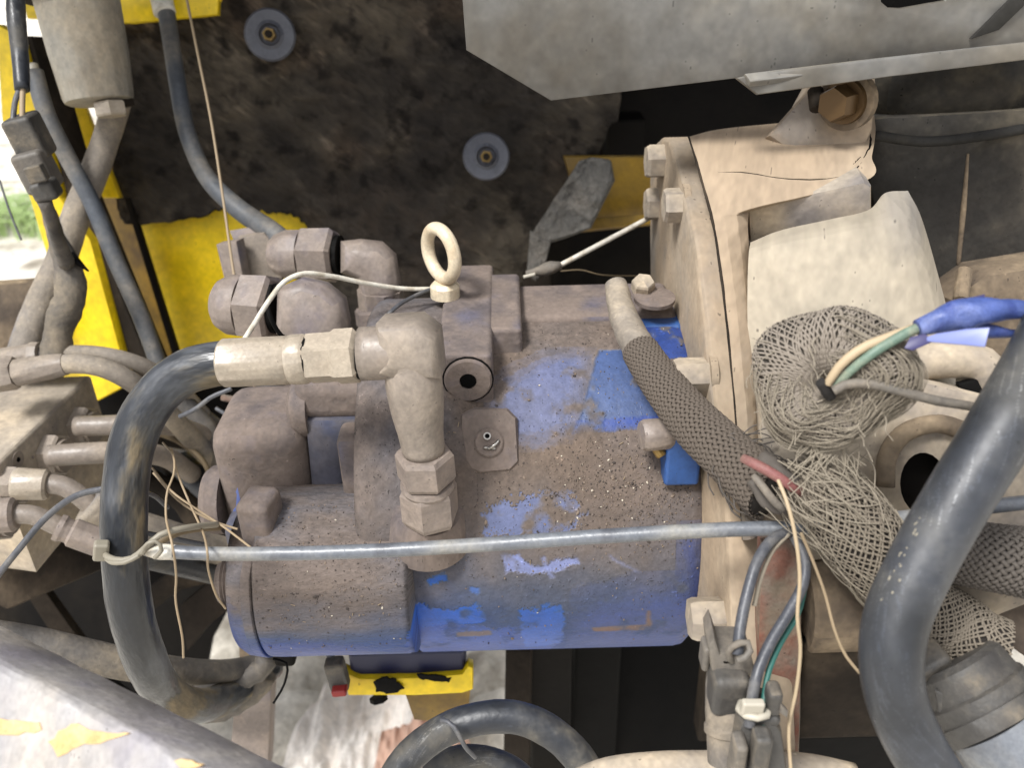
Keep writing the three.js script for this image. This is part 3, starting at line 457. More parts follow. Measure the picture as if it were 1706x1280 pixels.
// ---------------------------------------------------------------- sheet metal bracket, top right
{
  const o = P(1100, 100, 0.63), n = V(-0.06, -0.06, 1).normalize();
  const t = thing('sheet_metal_bracket', 'grey folded sheet metal bracket hanging across the top right corner', 'bracket', o);
  mesh('web', plate([[766, -60], [777, 84], [918, 168], [1232, 130], [1240, 128], [1740, 74], [1740, -60]], o, n, 0.003, { holes: [[[1464, -12], [1468, 4], [1480, 14], [1500, 15], [1574, 2], [1582, -6], [1580, -30], [1466, -30]]], bevel: 0.0008 }), M.sheet, t);
  mesh('lip', plate([[1226, 130], [1262, 158], [1480, 128], [1740, 96], [1740, 66], [1450, 98], [1260, 122]], o.clone().addScaledVector(n, 0.012), V(-0.06, 0.22, 0.95), 0.004, { bevel: 0.0014 }), M.sheet, t);
  mesh('lip_face', plate([[1240, 122], [1740, 62], [1740, 76], [1250, 136]], o.clone().addScaledVector(n, 0.006), V(0, 0.86, 0.5), 0.003), M.sheet, t);
  if (0) mesh('gusset', plate([[1700, -40], [1706, -10], [1622, 64], [1616, 62], [1690, -40]], o.clone().addScaledVector(n, 0.012), V(-0.75, 0.2, 0.6), 0.003), M.sheet, t);
  mesh('slot_shade_sheet', plate([[1450, -50], [1760, -50], [1760, 70], [1600, 80], [1450, 60]], o.clone().addScaledVector(n, -0.05), n, 0.004), M.black, t);  // black sheet that gives the slot its shade
  mesh('painted_shadow_gap', plate([[1616, 66], [1694, -12], [1730, -14], [1664, 50]], o.clone().addScaledVector(n, 0.003), n, 0.002, { bevel: 0.0004 }), M.mount, t);  // dark plate standing for the shade in the slit
}

// ---------------------------------------------------------------- the hydraulic pump
const PC = P(810, 793, 0.80);
const cyl = (x, th, r) => V(x, PC.y + Math.sin(th) * r, PC.z + Math.cos(th) * r);
const hitCyl = (px, py, r) => { const D = dirOf(px, py), oy = EYE.y - PC.y, oz = EYE.z - PC.z, a = D.y * D.y + D.z * D.z, b = oy * D.y + oz * D.z, c = oy * oy + oz * oz - r * r, dsc = b * b - a * c, k = (-b - Math.sqrt(Math.max(0, dsc))) / a, q = EYE.clone().addScaledVector(D, k); return { p: q, x: q.x, th: Math.atan2(q.y - PC.y, q.z - PC.z) }; };
const smin = (a, b, k) => { const h = clamp(0.5 + 0.5 * (b - a) / k); return lerp(b, a, h) - k * h * (1 - h); };
function loftX(stations, nth, uvf) {       // rings round the pump axis; stations [x, r(theta)]
  const pos = [], uv = [], idx = [], n = stations.length;
  for (const [x, rf] of stations) for (let j = 0; j <= nth; j++) { const th = j / nth * 6.28318 - Math.PI / 2, q = cyl(x, th, rf(th)); pos.push(q.x, q.y, q.z); uv.push(...uvf(x, th)); }
  for (let i = 0; i < n - 1; i++) for (let j = 0; j < nth; j++) { const a = i * (nth + 1) + j, b = a + nth + 1; idx.push(a, b, a + 1, b, b + 1, a + 1); }
  const g = new THREE.BufferGeometry(); g.setAttribute('position', new THREE.Float32BufferAttribute(pos, 3)); g.setAttribute('uv', new THREE.Float32BufferAttribute(uv, 2)); g.setIndex(idx); g.computeVertexNormals();
  const nn = g.attributes.normal, m = V(); for (let i = 0; i < n; i++) { const a = i * (nth + 1), b = a + nth; m.fromBufferAttribute(nn, a).add(V().fromBufferAttribute(nn, b)).normalize(); nn.setXYZ(a, m.x, m.y, m.z); nn.setXYZ(b, m.x, m.y, m.z); }
  return g;
}
const RB = 0.151, X0 = -0.20, XL = 0.36;
const bodyUV = (x, th) => [(x - X0) / XL, (th + Math.PI / 2) / 6.28318];
// paint, dust and rub marks of the barrel, laid out along its length and round its girth
const bodyMat = (() => {
  const poly = (rows) => rows.map(([x, y]) => { const h = hitCyl(x, y, RB); return [h.x, h.th * RB]; });
  const inside = (pl, x, y) => { let c = false; for (let i = 0, j = pl.length - 1; i < pl.length; j = i++) if ((pl[i][1] > y) !== (pl[j][1] > y) && x < (pl[j][0] - pl[i][0]) * (y - pl[i][1]) / (pl[j][1] - pl[i][1]) + pl[i][0]) c = !c; return c; };
  const box = (pl) => [Math.min(...pl.map((p) => p[0])) - 0.006, Math.max(...pl.map((p) => p[0])) + 0.006, Math.min(...pl.map((p) => p[1])) - 0.006, Math.max(...pl.map((p) => p[1])) + 0.006];
  const patch = (rows, color, amt, rag, soft = 0) => { const pl = poly(rows); return { pl, bb: box(pl), color, amt, rag, soft }; };
  const BR = [16, 80, 172], DK = [26, 50, 122], VI = [84, 102, 156], PL = [116, 126, 172], RU = [112, 74, 52];
  const patches = [
    patch([[920, 590], [985, 585], [960, 715], [900, 740], [820, 730], [822, 640]], [76, 92, 144], 0.6, 0.004, 0.009),
    patch([[1000, 583], [1075, 583], [1110, 690], [1090, 705], [958, 716]], [54, 76, 122], 0.85, 0.0012),
    patch([[1040, 540], [1145, 535], [1150, 590], [1080, 610]], [36, 62, 130], 0.9, 0.004),
    patch([[960, 700], [1110, 690], [1100, 712], [950, 722]], [36, 58, 124], 0.8, 0.002),
    patch([[806, 848], [850, 826], [940, 822], [968, 840], [960, 882], [880, 890], [812, 885]], VI, 0.62, 0.012),
    patch([[832, 925], [862, 925], [880, 945], [960, 926], [968, 938], [890, 955], [842, 952]], PL, 0.85, 0.004),
    patch([[850, 926], [862, 926], [900, 948], [888, 952]], PL, 0.9, 0.002), patch([[900, 926], [910, 926], [924, 960], [916, 962]], PL, 0.6, 0.003), patch([[1015, 925], [1022, 925], [1068, 956], [1062, 958]], PL, 0.4, 0.003),
    patch([[714, 962], [744, 958], [748, 972], [722, 978]], BR, 0.9, 0.005), patch([[784, 976], [800, 978], [798, 992], [784, 990]], [60, 100, 176], 0.7, 0.004),
    patch([[694, 1010], [800, 1012], [800, 1036], [770, 1040], [740, 1042], [735, 1066], [712, 1068], [708, 1046], [694, 1040], [694, 1024]], BR, 0.95, 0.007),
    patch([[694, 1038], [860, 1046], [930, 1068], [925, 1085], [694, 1085]], [20, 66, 150], 0.85, 0.009),
    patch([[864, 1012], [932, 1008], [932, 1072], [880, 1078], [862, 1050]], BR, 0.9, 0.007),
    patch([[440, 1040], [560, 1046], [640, 1074], [640, 1090], [440, 1090]], DK, 0.7, 0.008, 0.012),
    patch([[960, 1010], [1180, 960], [1180, 1085], [960, 1085]], [44, 64, 128], 0.7, 0.006, 0.02), patch([[1140, 880], [1185, 880], [1185, 1085], [1150, 1085]], [36, 54, 120], 0.7, 0.004, 0.012),
    patch([[985, 1046], [1076, 1040], [1078, 1018], [1084, 1018], [1084, 1050], [988, 1052]], RU, 0.8, 0.0015), patch([[757, 1054], [820, 1050], [820, 1058], [757, 1062]], RU, 0.7, 0.003),
  ];
  return texMat((u, v) => {
    const x = X0 + u * XL, th = v * 6.28318 - Math.PI / 2, y = th * RB, q = [x * 2.2, y * 2.2];
    const A = smp(NF.a, q[0], q[1]), B = smp(NF.b, q[0] + 0.4, q[1]), C = smp(NF.c, q[0] * 1.3, q[1] * 1.3), D = smp(NF.d, q[0] * 2, q[1] * 2), E = smp(NF.e, q[0] * 2, q[1] * 2), G = smp(NF.f, q[0] * 3, q[1] * 3);
    const up = sst(-0.58, 0.42, th + 0.5 * (A - 0.5) + 0.2 * (C - 0.5));      // dust settles on what faces up
    let c = mixc([20, 56, 126], [98, 88, 82], clamp(0.08 + 0.92 * up)); c = mixc(c, [68, 78, 98], sst(0.45, 0.75, B) * 0.5 * (1 - 0.3 * up));
    c = mixc(c, [96, 82, 70], sst(0.4, 0.8, A) * sst(0.0, 0.9, th) * 0.8);
    let h = 0.3 * up * C + 0.3 * D + 0.25 * E, r = lerp(0.55, 0.95, up), clean = 0;
    const wx = (C - 0.5), wy = (D - 0.5), ex = (E - 0.5), ey = (G - 0.5);
    for (const k of patches) {
      if (x < k.bb[0] || x > k.bb[1] || y < k.bb[2] || y > k.bb[3]) continue;
      const s = k.rag, e = Math.max(0.0011, k.soft); let n = 0; for (const [fx, fy] of [[0, 0], [e, 0.5 * e], [-e, e * 0.6], [0.3 * e, -e], [-0.7 * e, -0.5 * e], [0.5 * e, e], [e, -0.7 * e], [-0.3 * e, 0.5 * e]]) if (inside(k.pl, x + s * (wx * 2 + ex * 0.8) + fx, y + s * (wy * 2 + ey * 0.8) + fy)) n++;
      if (n) { const a = n / 8 * k.amt * (s > 0.008 ? sst(0.35, 0.6, 0.5 * C + 0.5 * D + 0.08) : (0.12 + 0.88 * sst(0.24, 0.48, 0.5 * C + 0.5 * D))); c = mixc(c, k.color, a); clean = Math.max(clean, a); r = lerp(r, 0.42, a); }
    }
    const grit = sst(0.2, 0.9, th) * (1 - 0.8 * clean);
    let kf = 1 + 0.16 * (C - 0.5) + 0.22 * (E - 0.5) * (0.5 + grit) + 0.16 * (G - 0.5);
    if (G > 0.8 && D > 0.52 - 0.1 * grit) { kf *= 0.62; h += 0.2; } else if (E > 0.82 && C < 0.5) { kf *= 1.25; h += 0.2; }
    return [c[0] * kf, c[1] * kf, c[2] * kf, h * (1 - clean * 0.8), r];
  }, { w: 1024, h: 2048, tile: 1, bump: 0.0024 });
})();
const pump = thing('hydraulic_pump', 'blue hydraulic piston pump caked in brown dust at the centre of the bay', 'hydraulic pump', PC);
{
  const full = (k) => () => RB * k;
  const rails = (th) => RB + 0.0 * th;
  const st = []; const xa = -0.083, xb = 0.142;
  st.push([xa, full(0.9)], [xa + 0.0003, (th) => rails(th) - 0.0008], [xa + 0.0016, rails]);
  for (let x = xa + 0.01; x < xb - 0.012; x += 0.01) st.push([x, rails]);
  st.push([xb - 0.012, rails], [xb - 0.006, (th) => rails(th) - 0.0012], [xb - 0.002, (th) => rails(th) - 0.005], [xb, (th) => rails(th) - 0.012], [xb + 0.001, full(0.5)]);
  mesh('housing', loftX(st, 200, bodyUV), bodyMat, pump);
  // rear cover: a slimmer barrel set forward, flush with the housing in front
  const LC = V(0, PC.y - 0.005, PC.z + 0.112), RL = 0.0668, xc = -0.192, sf = () => RL;
  const lobe = (st, nth) => { const y0 = PC.y, z0 = PC.z; PC.y = LC.y; PC.z = LC.z; const g = loftX(st, nth, (x, th) => bodyUV(x, th > 2.39 ? -0.75 : -0.75 + (th + 0.75) * 0.95)); PC.y = y0; PC.z = z0; return g; };
  const s2 = [[xc, () => RL * 0.5], [xc + 0.0003, () => RL - 0.0012], [xc + 0.002, () => RL - 0.0004], [xc + 0.008, sf]];
  for (let x = xc + 0.02; x < xa - 0.005; x += 0.01) s2.push([x, sf]);
  s2.push([xa - 0.0012, sf], [xa - 0.0004, () => RL - 0.0006], [xa + 0.004, () => RL - 0.0008], [xa + 0.006, () => RL * 0.6]);
  mesh('rear_cover', lobe(s2, 140), bodyMat, pump);
  // saddle rising to the port block
  const sad = (add) => (th) => { const k = sst(0.05, 0.5, th) * (1 - sst(2.0, 2.6, th)); return RB - 0.003 + (0.013 + add) * k; };
  const s3 = [], xd = -0.118, xe = -0.03;
  s3.push([xd, (th) => sad(0)(th) * 0.8], [xd + 0.001, (th) => sad(0)(th) - 0.006], [xd + 0.005, (th) => sad(0)(th) - 0.0015], [xd + 0.01, sad(0)]);
  for (let x = xd + 0.015; x < xe - 0.02; x += 0.008) s3.push([x, sad(0)]);
  for (let k = 0; k <= 8; k++) { const e = k / 8; s3.push([xe - 0.02 + 0.035 * e, (th) => sad(0)(th) - (sad(0)(th) - RB + 0.003) * sst(0, 1, e) * 1.05]); }
  mesh('saddle', loftX(s3, 200, bodyUV), bodyMat, pump);
  // seam of the two halves
  const ringSeg = (x, t0, t1, r, rad) => { const a = []; for (let i = 0; i <= 40; i++) a.push(cyl(x, lerp(t0, t1, i / 40), r)); return tubeG(a, rad, { sides: 6 }); };
  mesh('gasket', ringSeg(xa - 0.0008, -1.2, 0.35, RB - 0.001, 0.0011), M.black, pump);
  // end plate at the left
  mesh('end_plate', lobe([[-0.216, () => 0.01], [-0.2155, () => 0.05], [-0.212, (th) => smin(0.061, 0.042 / Math.max(0.03, Math.sin(th)), 0.02)], [-0.206, (th) => smin(0.0652, 0.045 / Math.max(0.03, Math.sin(th)), 0.02)], [-0.194, (th) => smin(0.0672, 0.047 / Math.max(0.03, Math.sin(th)), 0.02)], [-0.1922, (th) => smin(0.067, 0.047 / Math.max(0.03, Math.sin(th)), 0.02)], [-0.1918, () => 0.02]], 120), bodyMat, pump);
  mesh('corner_lug', fbox(396, 848, 448, 922, 0.648, 0.03, 0.006, -0.2), M.pumpDust, pump);
  const o1 = P(416, 968, 0.668); mesh('threaded_plug', lathe(o1, P(368, 972, 0.668), [[0, 0], [0, 0.021], ...Array.from({ length: 13 }, (_, i) => [0.1 + i * 0.06, i % 2 ? 0.0195 : 0.0175]), [0.9, 0.016], [1, 0.015], [1, 0]], 28), M.pumpDust, pump);
  // twin piston housing behind, upper left
  mesh('servo_cover', fbox(362, 728, 520, 930, 0.705, 0.085, 0.018), M.pumpDust, pump);
  mesh('servo_lid', fbox(410, 712, 492, 740, 0.735, 0.08, 0.004), M.pumpDust, pump);
  mesh('servo_boss', lathe(P(343, 832, 0.73), P(380, 832, 0.73), [[0, 0], [0, 0.018], [0.12, 0.024], [0.4, 0.028], [1, 0.0285], [1, 0]], 36), M.pumpDust, pump);
  mesh('servo_foot', fbox(372, 880, 420, 930, 0.7, 0.05, 0.01), M.pumpBlue, pump);
  { const o = hitZ(437, 811, P(441, 826, 0.705).z + 0.0007); mesh('paint_patch', plate(ragged([[396, 812], [414, 800], [452, 787], [457, 790], [458, 826], [430, 830], [404, 838], [400, 856], [390, 858]], 7, 2.2), o, V(0, 0, 1), 0.0006, { bevel: 0.0001 }), M.paintPale, pump); }
  // regulator block
  mesh('regulator', fbox(486, 640, 640, 706, 0.675, 0.06, 0.012, -0.06), M.pumpDust, pump);
  mesh('regulator_nose', lathe(P(484, 676, 0.70), P(520, 676, 0.70), [[0, 0], [0, 0.014], [0.25, 0.022], [0.6, 0.025], [1, 0.025], [1, 0]], 26), M.pumpDust, pump);
  mesh('regulator_neck', plate([[505, 700], [602, 698], [602, 738], [572, 742], [572, 850], [520, 850], [512, 770]], P(550, 740, 0.688), V(-0.1, 0.1, 1), 0.05, { bevel: 0.006 }), M.pumpBlue, pump);
  mesh('regulator_foot', fbox(566, 736, 616, 850, 0.672, 0.03, 0.006), M.pumpDust, pump);
  mesh('web', fbox(603, 690, 700, 850, 0.664, 0.05, 0.012, 0, 0, -0.35), M.pumpDust, pump);
  // port block with its step, plug and ledge
  const yT = PC.y + 0.168;
  const bx = (xl, xr, yb, yt, zb, zf, r) => boxUV(place(rbox(xr - xl, yt - yb, zf - zb, r), V((xl + xr) / 2, (yb + yt) / 2, (zb + zf) / 2)), rnd());
  const A = hitY(726, 592, yT), B2 = hitY(820, 588, yT);
  mesh('port_block', bx(A.x, B2.x, PC.y + 0.08, yT, PC.z - 0.09, A.z, 0.004), M.pumpDust, pump);
  const C2 = hitY(870, 545, yT), D2 = hitY(765, 455, yT);
  mesh('port_block_step', bx(A.x + 0.004, C2.x, PC.y + 0.09, yT - 0.0012, D2.z, C2.z, 0.004), M.pumpDust, pump);
  mesh('top_ledge', bx(C2.x - 0.01, FX - 0.004, PC.y + 0.1, PC.y + 0.156, PC.z - 0.07, PC.z - 0.002, 0.006), M.pumpDust, pump);
  mesh('top_ledge_edge', bx(hitY(1035, 530, PC.y + 0.15).x, FX - 0.001, PC.y + 0.11, PC.y + 0.152, PC.z - 0.03, PC.z + 0.012, 0.005), M.blue, pump);
  { const o = hitZ(780, 632, A.z), r = rOf(80, EYE.distanceTo(o)), f = V(0, 0, 1), q = (k) => o.clone().addScaledVector(f, k);
    const pl = mesh('plug', lathe(q(-0.01), q(0.0035), [[0, 0], [0, r], [0.85, r], [1, r * 0.92], [1, r * 0.36], [0.2, r * 0.3], [0.2, 0]], 40), M.pumpDust, pump);
    mesh('socket', lathe(q(-0.006), q(0.0037), [[0, 0], [0, r * 0.3], [0.95, r * 0.36], [0.95, 0]], 6, 0.2), M.holeBlack, pl); mesh('recess_ring', tubeG(Array.from({ length: 33 }, (_, i) => o.clone().add(V(Math.cos(i / 32 * 6.2832) * r * 1.03, Math.sin(i / 32 * 6.2832) * r * 1.03, 0.0003))), 0.0009, { sides: 6 }), M.black, pl); }
  // screw boss
  { const h = hitCyl(822, 735, RB + 0.006), o = h.p, n = V(0, Math.sin(h.th), Math.cos(h.th)).lerp(V(0, 0.1, 1), 0.25).normalize();
    mesh('screw_boss', plate([[766, 690], [790, 678], [846, 680], [862, 696], [866, 770], [850, 786], [800, 790], [764, 776]], o, n, 0.03, { bevel: 0.006 }), M.pumpDust, pump);
    const so = hit(815, 738, o, n).addScaledVector(n, 0.0005), r = rOf(48, 0.66), q = (k) => so.clone().addScaledVector(n, k);
    const sc = mesh('adjuster_screw', lathe(q(-0.004), q(0.002), [[0, 0], [0, r], [0.8, r], [1, r * 0.9], [0.85, r * 0.5], [0.85, 0]], 28), M.pumpDust, pump);
    const tip = hit(812, 727, o, n); mesh('pin', lathe(tip, tip.clone().addScaledVector(n, 0.004), [[0, 0.0028], [1, 0.0028], [1, 0.0018], [0.2, 0.0016], [0.2, 0]], 16), M.steel, sc);
    mesh('pin_hole', bar(tip.clone().addScaledVector(n, 0.001), tip.clone().addScaledVector(n, 0.0042), 0.0015, 12), M.holeBlack, sc);
    mesh('chip', [tubeG([hit(812, 748, o, n).addScaledVector(n, 0.003), hit(822, 744, o, n).addScaledVector(n, 0.004), hit(832, 734, o, n).addScaledVector(n, 0.003)], 0.0012, { sides: 6, bumpy: 0.4 }), tubeG([hit(806, 746, o, n).addScaledVector(n, 0.003), hit(826, 748, o, n).addScaledVector(n, 0.003)], 0.001, { sides: 6 })], M.steel, sc); }
  // lug and pin beside the flange
  mesh('side_lug', fbox(1110, 698, 1170, 812, 0.625, 0.05, 0.003), M.blue, pump);
  mesh('side_lug_cap', fbox(1108, 690, 1170, 722, 0.6235, 0.05, 0.003), M.pumpDust, pump);
  mesh('pin', bar(P(1068, 726, 0.625), P(1118, 722, 0.628), rOf(54, 0.625), 26), M.fittingDark, pump);
  mesh('pin', bar(P(1090, 740, 0.628), P(1102, 760, 0.628), 0.004, 12), M.gold, pump);
  { const o = P(1090, 500, 0.715), n = V(0, 1, 0.1).normalize(), q = (k) => o.clone().addScaledVector(n, k); mesh('mounting_washer', lathe(q(0), q(0.004), [[0, 0], [0, 0.0165], [0.8, 0.0165], [1, 0.015], [1, 0.006], [0.9, 0]], 28), M.pumpDust, pump); mesh('mounting_bolt', hexnut(P(1070, 486, 0.725), P(1072, 468, 0.715), 0.0095, 0.3), M.beigeGrey, pump); }
  // lifting eye
  { const base = hitY(742, 494, yT), up = V(0.02, 1, -0.02).normalize(), e = mesh('eye_bolt', lathe(base, base.clone().addScaledVector(up, 0.0125), [[0, 0], [0, 0.0122], [0.75, 0.0122], [1, 0.0095], [1, 0]], 30), M.eye, pump);
    const c = base.clone().addScaledVector(up, 0.0375); const g = new THREE.TorusGeometry(0.0205, 0.0054, 18, 56); const uvs = g.attributes.uv; for (let i = 0; i < uvs.count; i++) uvs.setXY(i, uvs.getX(i) * 0.13, uvs.getY(i) * 0.034);
    g.applyQuaternion(new THREE.Quaternion().setFromEuler(new THREE.Euler(0.0, -0.95, 0.12, 'YXZ'))); g.translate(c.x - 0.002, c.y, c.z); mesh('eye_ring', g, M.eye, e); }
  // port base under the elbow
  { const b0 = P(713, 886, 0.664), b1 = P(714, 846, 0.64); mesh('port_base', lathe(b0, b1, [[0, 0], [0, 0.034], [0.3, 0.031], [0.6, 0.0285], [0.85, 0.026], [1, 0.024], [1, 0]], 40), M.pumpDust, pump); }
  // grit and crumbs lying on the housing
  const im = new THREE.InstancedMesh(new THREE.IcosahedronGeometry(1, 0), plain([255, 255, 255], 0.9), 2200), mt = new THREE.Matrix4(), q = new THREE.Quaternion(), col = new THREE.Color();
  for (let i = 0; i < 2200; i++) {
    let x, th; if (i < 1100) { x = 0.02 + 0.11 * Math.pow(rnd(), 0.8) * (rnd() < 0.9 ? 1 : -1); th = 0.55 + (rnd() + rnd() - 1) * 0.34; } else if (i < 2000) { x = rr(-0.19, 0.135); th = rr(0.1, 1.5); } else { x = rr(-0.19, 0.135); th = rr(-0.5, 0.5); }
    const p = x < xa ? V(x, LC.y + Math.sin(th) * (RL + 0.0002), LC.z + Math.cos(th) * (RL + 0.0002)) : cyl(x, th, (x < -0.04 ? sad(0)(th) : RB) + 0.0002), s = i % 60 === 0 ? rr(0.0008, 0.0017) : rr(0.0003, 0.0008);
    q.setFromEuler(new THREE.Euler(rr(0, 6), rr(0, 6), rr(0, 6))); mt.compose(p.sub(PC), q, V(s * rr(0.8, 1.8), s * 0.6, s)); im.setMatrixAt(i, mt);
    const k = rnd(); col.setRGB(...(k < 0.035 ? [0.5, 0.45, 0.36] : k < 0.45 ? [0.05, 0.04, 0.035] : [0.17, 0.13, 0.1])); im.setColorAt(i, col);
  }
  im.name = 'grit'; im.userData.kind = 'stuff'; im.castShadow = im.receiveShadow = true; pump.add(im);
  const straw = []; for (let i = 0; i < 20; i++) { const x = rr(-0.18, 0.13), th = rr(0.1, 1.1), r = (x < -0.03 ? sad(0)(th) : RB) + 0.0008, a = rr(0, 6.28), L = rr(0.0006, 0.002); const p = x < xa ? V(x, LC.y + Math.sin(th) * (RL + 0.0006), LC.z + Math.cos(th) * (RL + 0.0006)) : cyl(x, th, r), tv = V(Math.cos(a), Math.sin(a) * Math.cos(th), -Math.sin(a) * Math.sin(th)); straw.push(tubeG([p.clone().addScaledVector(tv, -L), p.clone().addScaledVector(tv, L)], rr(0.0002, 0.00035), { sides: 4, seg: 2 })); }
  tag(mesh('chaff', straw, M.tanWire, pump), null, null, null, 'stuff');
}

// ---------------------------------------------------------------- hoses and fittings
{
  const t = thing('elbow_hose', 'black rubber hydraulic hose with crimped ferrule and elbow fitting, looping up to the pump', 'hydraulic hose', P(712, 860, 0.64));
  mesh('rubber_sleeve', ptube([[400, 604, 0.585], [352, 608, 0.585], [300, 626, 0.588], [252, 672, 0.59], [222, 735, 0.59], [209, 820, 0.59], [208, 920, 0.595], [217, 1010, 0.61], [240, 1092, 0.64], [272, 1150, 0.69], [318, 1176, 0.75], [370, 1165, 0.82], [450, 1110, 0.9]], 67, { sides: 26, bumpy: 0.02, freq: 60 }), M.rubberLoop, t);
  const a = P(372, 605, 0.584), b = P(490, 600, 0.58), c = P(516, 598, 0.579), e = P(600, 592, 0.576), r = (w) => rOf(w, 0.58);
  mesh('ferrule', lathe(a, b, [[0, 0], [0, r(76)], [0.03, r(82)], [0.9, r(82)], [0.96, r(76)], [1, r(70)], [1, 0]], 34), M.ferrule, t);
  mesh('crimp_collar', lathe(P(484, 600, 0.58), c, [[0, 0], [0, r(82)], [0.2, r(85)], [0.8, r(85)], [1, r(76)], [1, 0]], 16), M.ferrule, t);
  mesh('union_nut', lathe(P(512, 598, 0.579), e, [[0, 0], [0, r(70)], [0.04, r(86)], [0.5, r(86)], [0.58, r(95)], [0.93, r(95)], [1, r(78)], [1, 0]], 6, 0.25), M.ferrule, t);
  mesh('gap_ring', [lathe(P(509, 598, 0.579), P(514, 598, 0.579), [[0, 0], [0, r(78)], [1, r(78)], [1, 0]], 20), lathe(P(597, 592, 0.576), P(603, 592, 0.576), [[0, 0], [0, r(80)], [1, r(80)], [1, 0]], 20)], M.black, t);
  const el = tubeG(pts([[602, 590, 0.576], [640, 588, 0.575], [666, 588, 0.574], [684, 604, 0.576], [690, 640, 0.58], [698, 700, 0.592], [707, 756, 0.605]]), [90, 90, 92, 96, 90, 78, 74].map(r), { sides: 24, tension: 0.3 });
  mesh('elbow', el, M.fitting, t);
  mesh('elbow_knuckle', (() => { const g = plate([[620, 546], [690, 542], [722, 566], [730, 640], [650, 640], [622, 632]], P(676, 590, 0.555), V(-0.05, 0.25, 0.96), 0.034, { bevel: 0.012, raw: true }); return boxUV(crease(g, 1.0)); })(), M.fitting, t);
  const n0 = P(706, 752, 0.603), n1 = P(712, 800, 0.616), n2 = P(718, 866, 0.634);
  mesh('lock_nut', hexnut(n0, n1, r(104), 0.2), M.fittingDark, t);
  mesh('lock_ring', lathe(n1, P(713, 812, 0.62), [[0, 0], [0, r(92)], [0.5, r(98)], [1, r(92)], [1, 0]], 28), M.fittingDark, t);
  mesh('port_nut', hexnut(P(713, 808, 0.619), n2, r(106), 0.35), M.fittingDark, t);
}
function elbowFitting(label, a, b, w, dd, body, bd, leg, mats) {    // nut, collar and forged elbow turning down
  const t = thing('elbow_fitting', label, 'elbow fitting', P(...b), 'rear elbow fittings'), r = (k) => rOf(k * w, dd), A = P(...a), B = P(...b), ax = B.clone().sub(A);
  mesh('union_nut', lathe(A.clone().addScaledVector(ax, 0.25), B, [[0, 0], [0, r(0.78)], [0.12, r(0.96)], [0.9, r(1.0)], [1, r(0.86)], [1, 0]], 6, 0.4), mats[0], t);
  mesh('sleeve', lathe(A.clone().addScaledVector(ax, -0.35), A.clone().addScaledVector(ax, 0.3), [[0, 0], [0, r(0.5)], [0.15, r(0.68)], [0.5, r(0.84)], [1, r(0.86)], [1, 0]], 32), mats[0], t);
  mesh('gap_ring', lathe(B.clone().addScaledVector(ax, -0.02), B.clone().addScaledVector(ax, 0.1), [[0, 0], [0, r(0.7)], [1, r(0.7)], [1, 0]], 20), M.black, t);
  const g = plate(body, P(...bd), V(0.12, 0.35, 0.93), 0.03, { bevel: 0.016, raw: true, bseg: 4 }); mesh('body', boxUV(crease(g, 0.9)), mats[1], t);
  mesh('leg', boxUV(lathe(P(...leg[0]), P(...leg[1]), [[0, 0], [0, r(0.8)], [1, r(0.78)], [1, 0]], 8, 0.39)), mats[1], t);
  mesh('base_nut', hexnut(P(...leg[1]), P(...leg[2]), r(1.0), 0.1), M.pumpDust, t);
}
elbowFitting('rear dusty elbow fitting behind the white wire, nearest the eye bolt', [480, 424, 0.85], [560, 426, 0.845], 96, 0.85, [[566, 402], [600, 398], [636, 402], [660, 424], [668, 470], [664, 506], [604, 506], [594, 466], [566, 456]], [620, 450, 0.812], [[634, 480, 0.835], [636, 512, 0.845], [640, 545, 0.85]], [M.fittingDark, M.fittingDark]);
elbowFitting('front dusty elbow fitting under the white wire, nearest the yellow panel', [386, 508, 0.745], [458, 514, 0.74], 120, 0.74, [[458, 482], [500, 464], [540, 474], [572, 500], [580, 540], [578, 610], [496, 610], [478, 572], [456, 560]], [520, 530, 0.705], [[540, 560, 0.735], [544, 610, 0.745], [546, 640, 0.75]], [M.fittingDark, M.fittingDark]);
{
  const t = thing('pipe_clamp', 'dusty stacked pipe clamp in front of the yellow panel above the elbow fittings', 'pipe clamp', P(420, 440, 0.93));
  mesh('jaw', plate([[360, 408], [394, 402], [412, 500], [382, 500]], P(385, 450, 0.9), V(-0.3, 0.1, 0.95), 0.012), M.fittingDark, t);
  mesh('jaw', plate([[396, 396], [440, 388], [468, 420], [470, 470], [418, 500], [404, 440]], P(430, 440, 0.915), V(0.1, 0.2, 0.95), 0.03), M.fitting, t);
  mesh('strap', plate([[382, 384], [440, 374], [446, 392], [390, 402]], P(415, 388, 0.92), V(0, 0.6, 0.8), 0.012), M.fittingDark, t);
}
one('vertical_hose', 'short dark vertical hose in the shadow under the crimped ferrule', 'hose', ptube([[456, 600, 0.8], [457, 660, 0.8], [462, 735, 0.81]], 56, { sides: 18 }), M.rubberClean);
{
  const t = thing('upper_hose', 'slim dusty black hose hanging down in front of the felt mat', 'hose', P(480, 405, 0.93));
  mesh('rubber_sleeve', ptube([[268, -40, 0.98], [284, 60, 0.97], [298, 150, 0.96], [312, 220, 0.955], [345, 295, 0.945], [400, 350, 0.93], [455, 388, 0.92], [500, 430, 0.9]], [31, 28, 28, 29, 34, 38], { sides: 18 }), M.rubberGrey, t);
  mesh('white_collar', ptube([[262, -30, 0.975], [270, 0, 0.974], [275, 22, 0.972]], 36, { sides: 18 }), M.whiteWire, t);
}
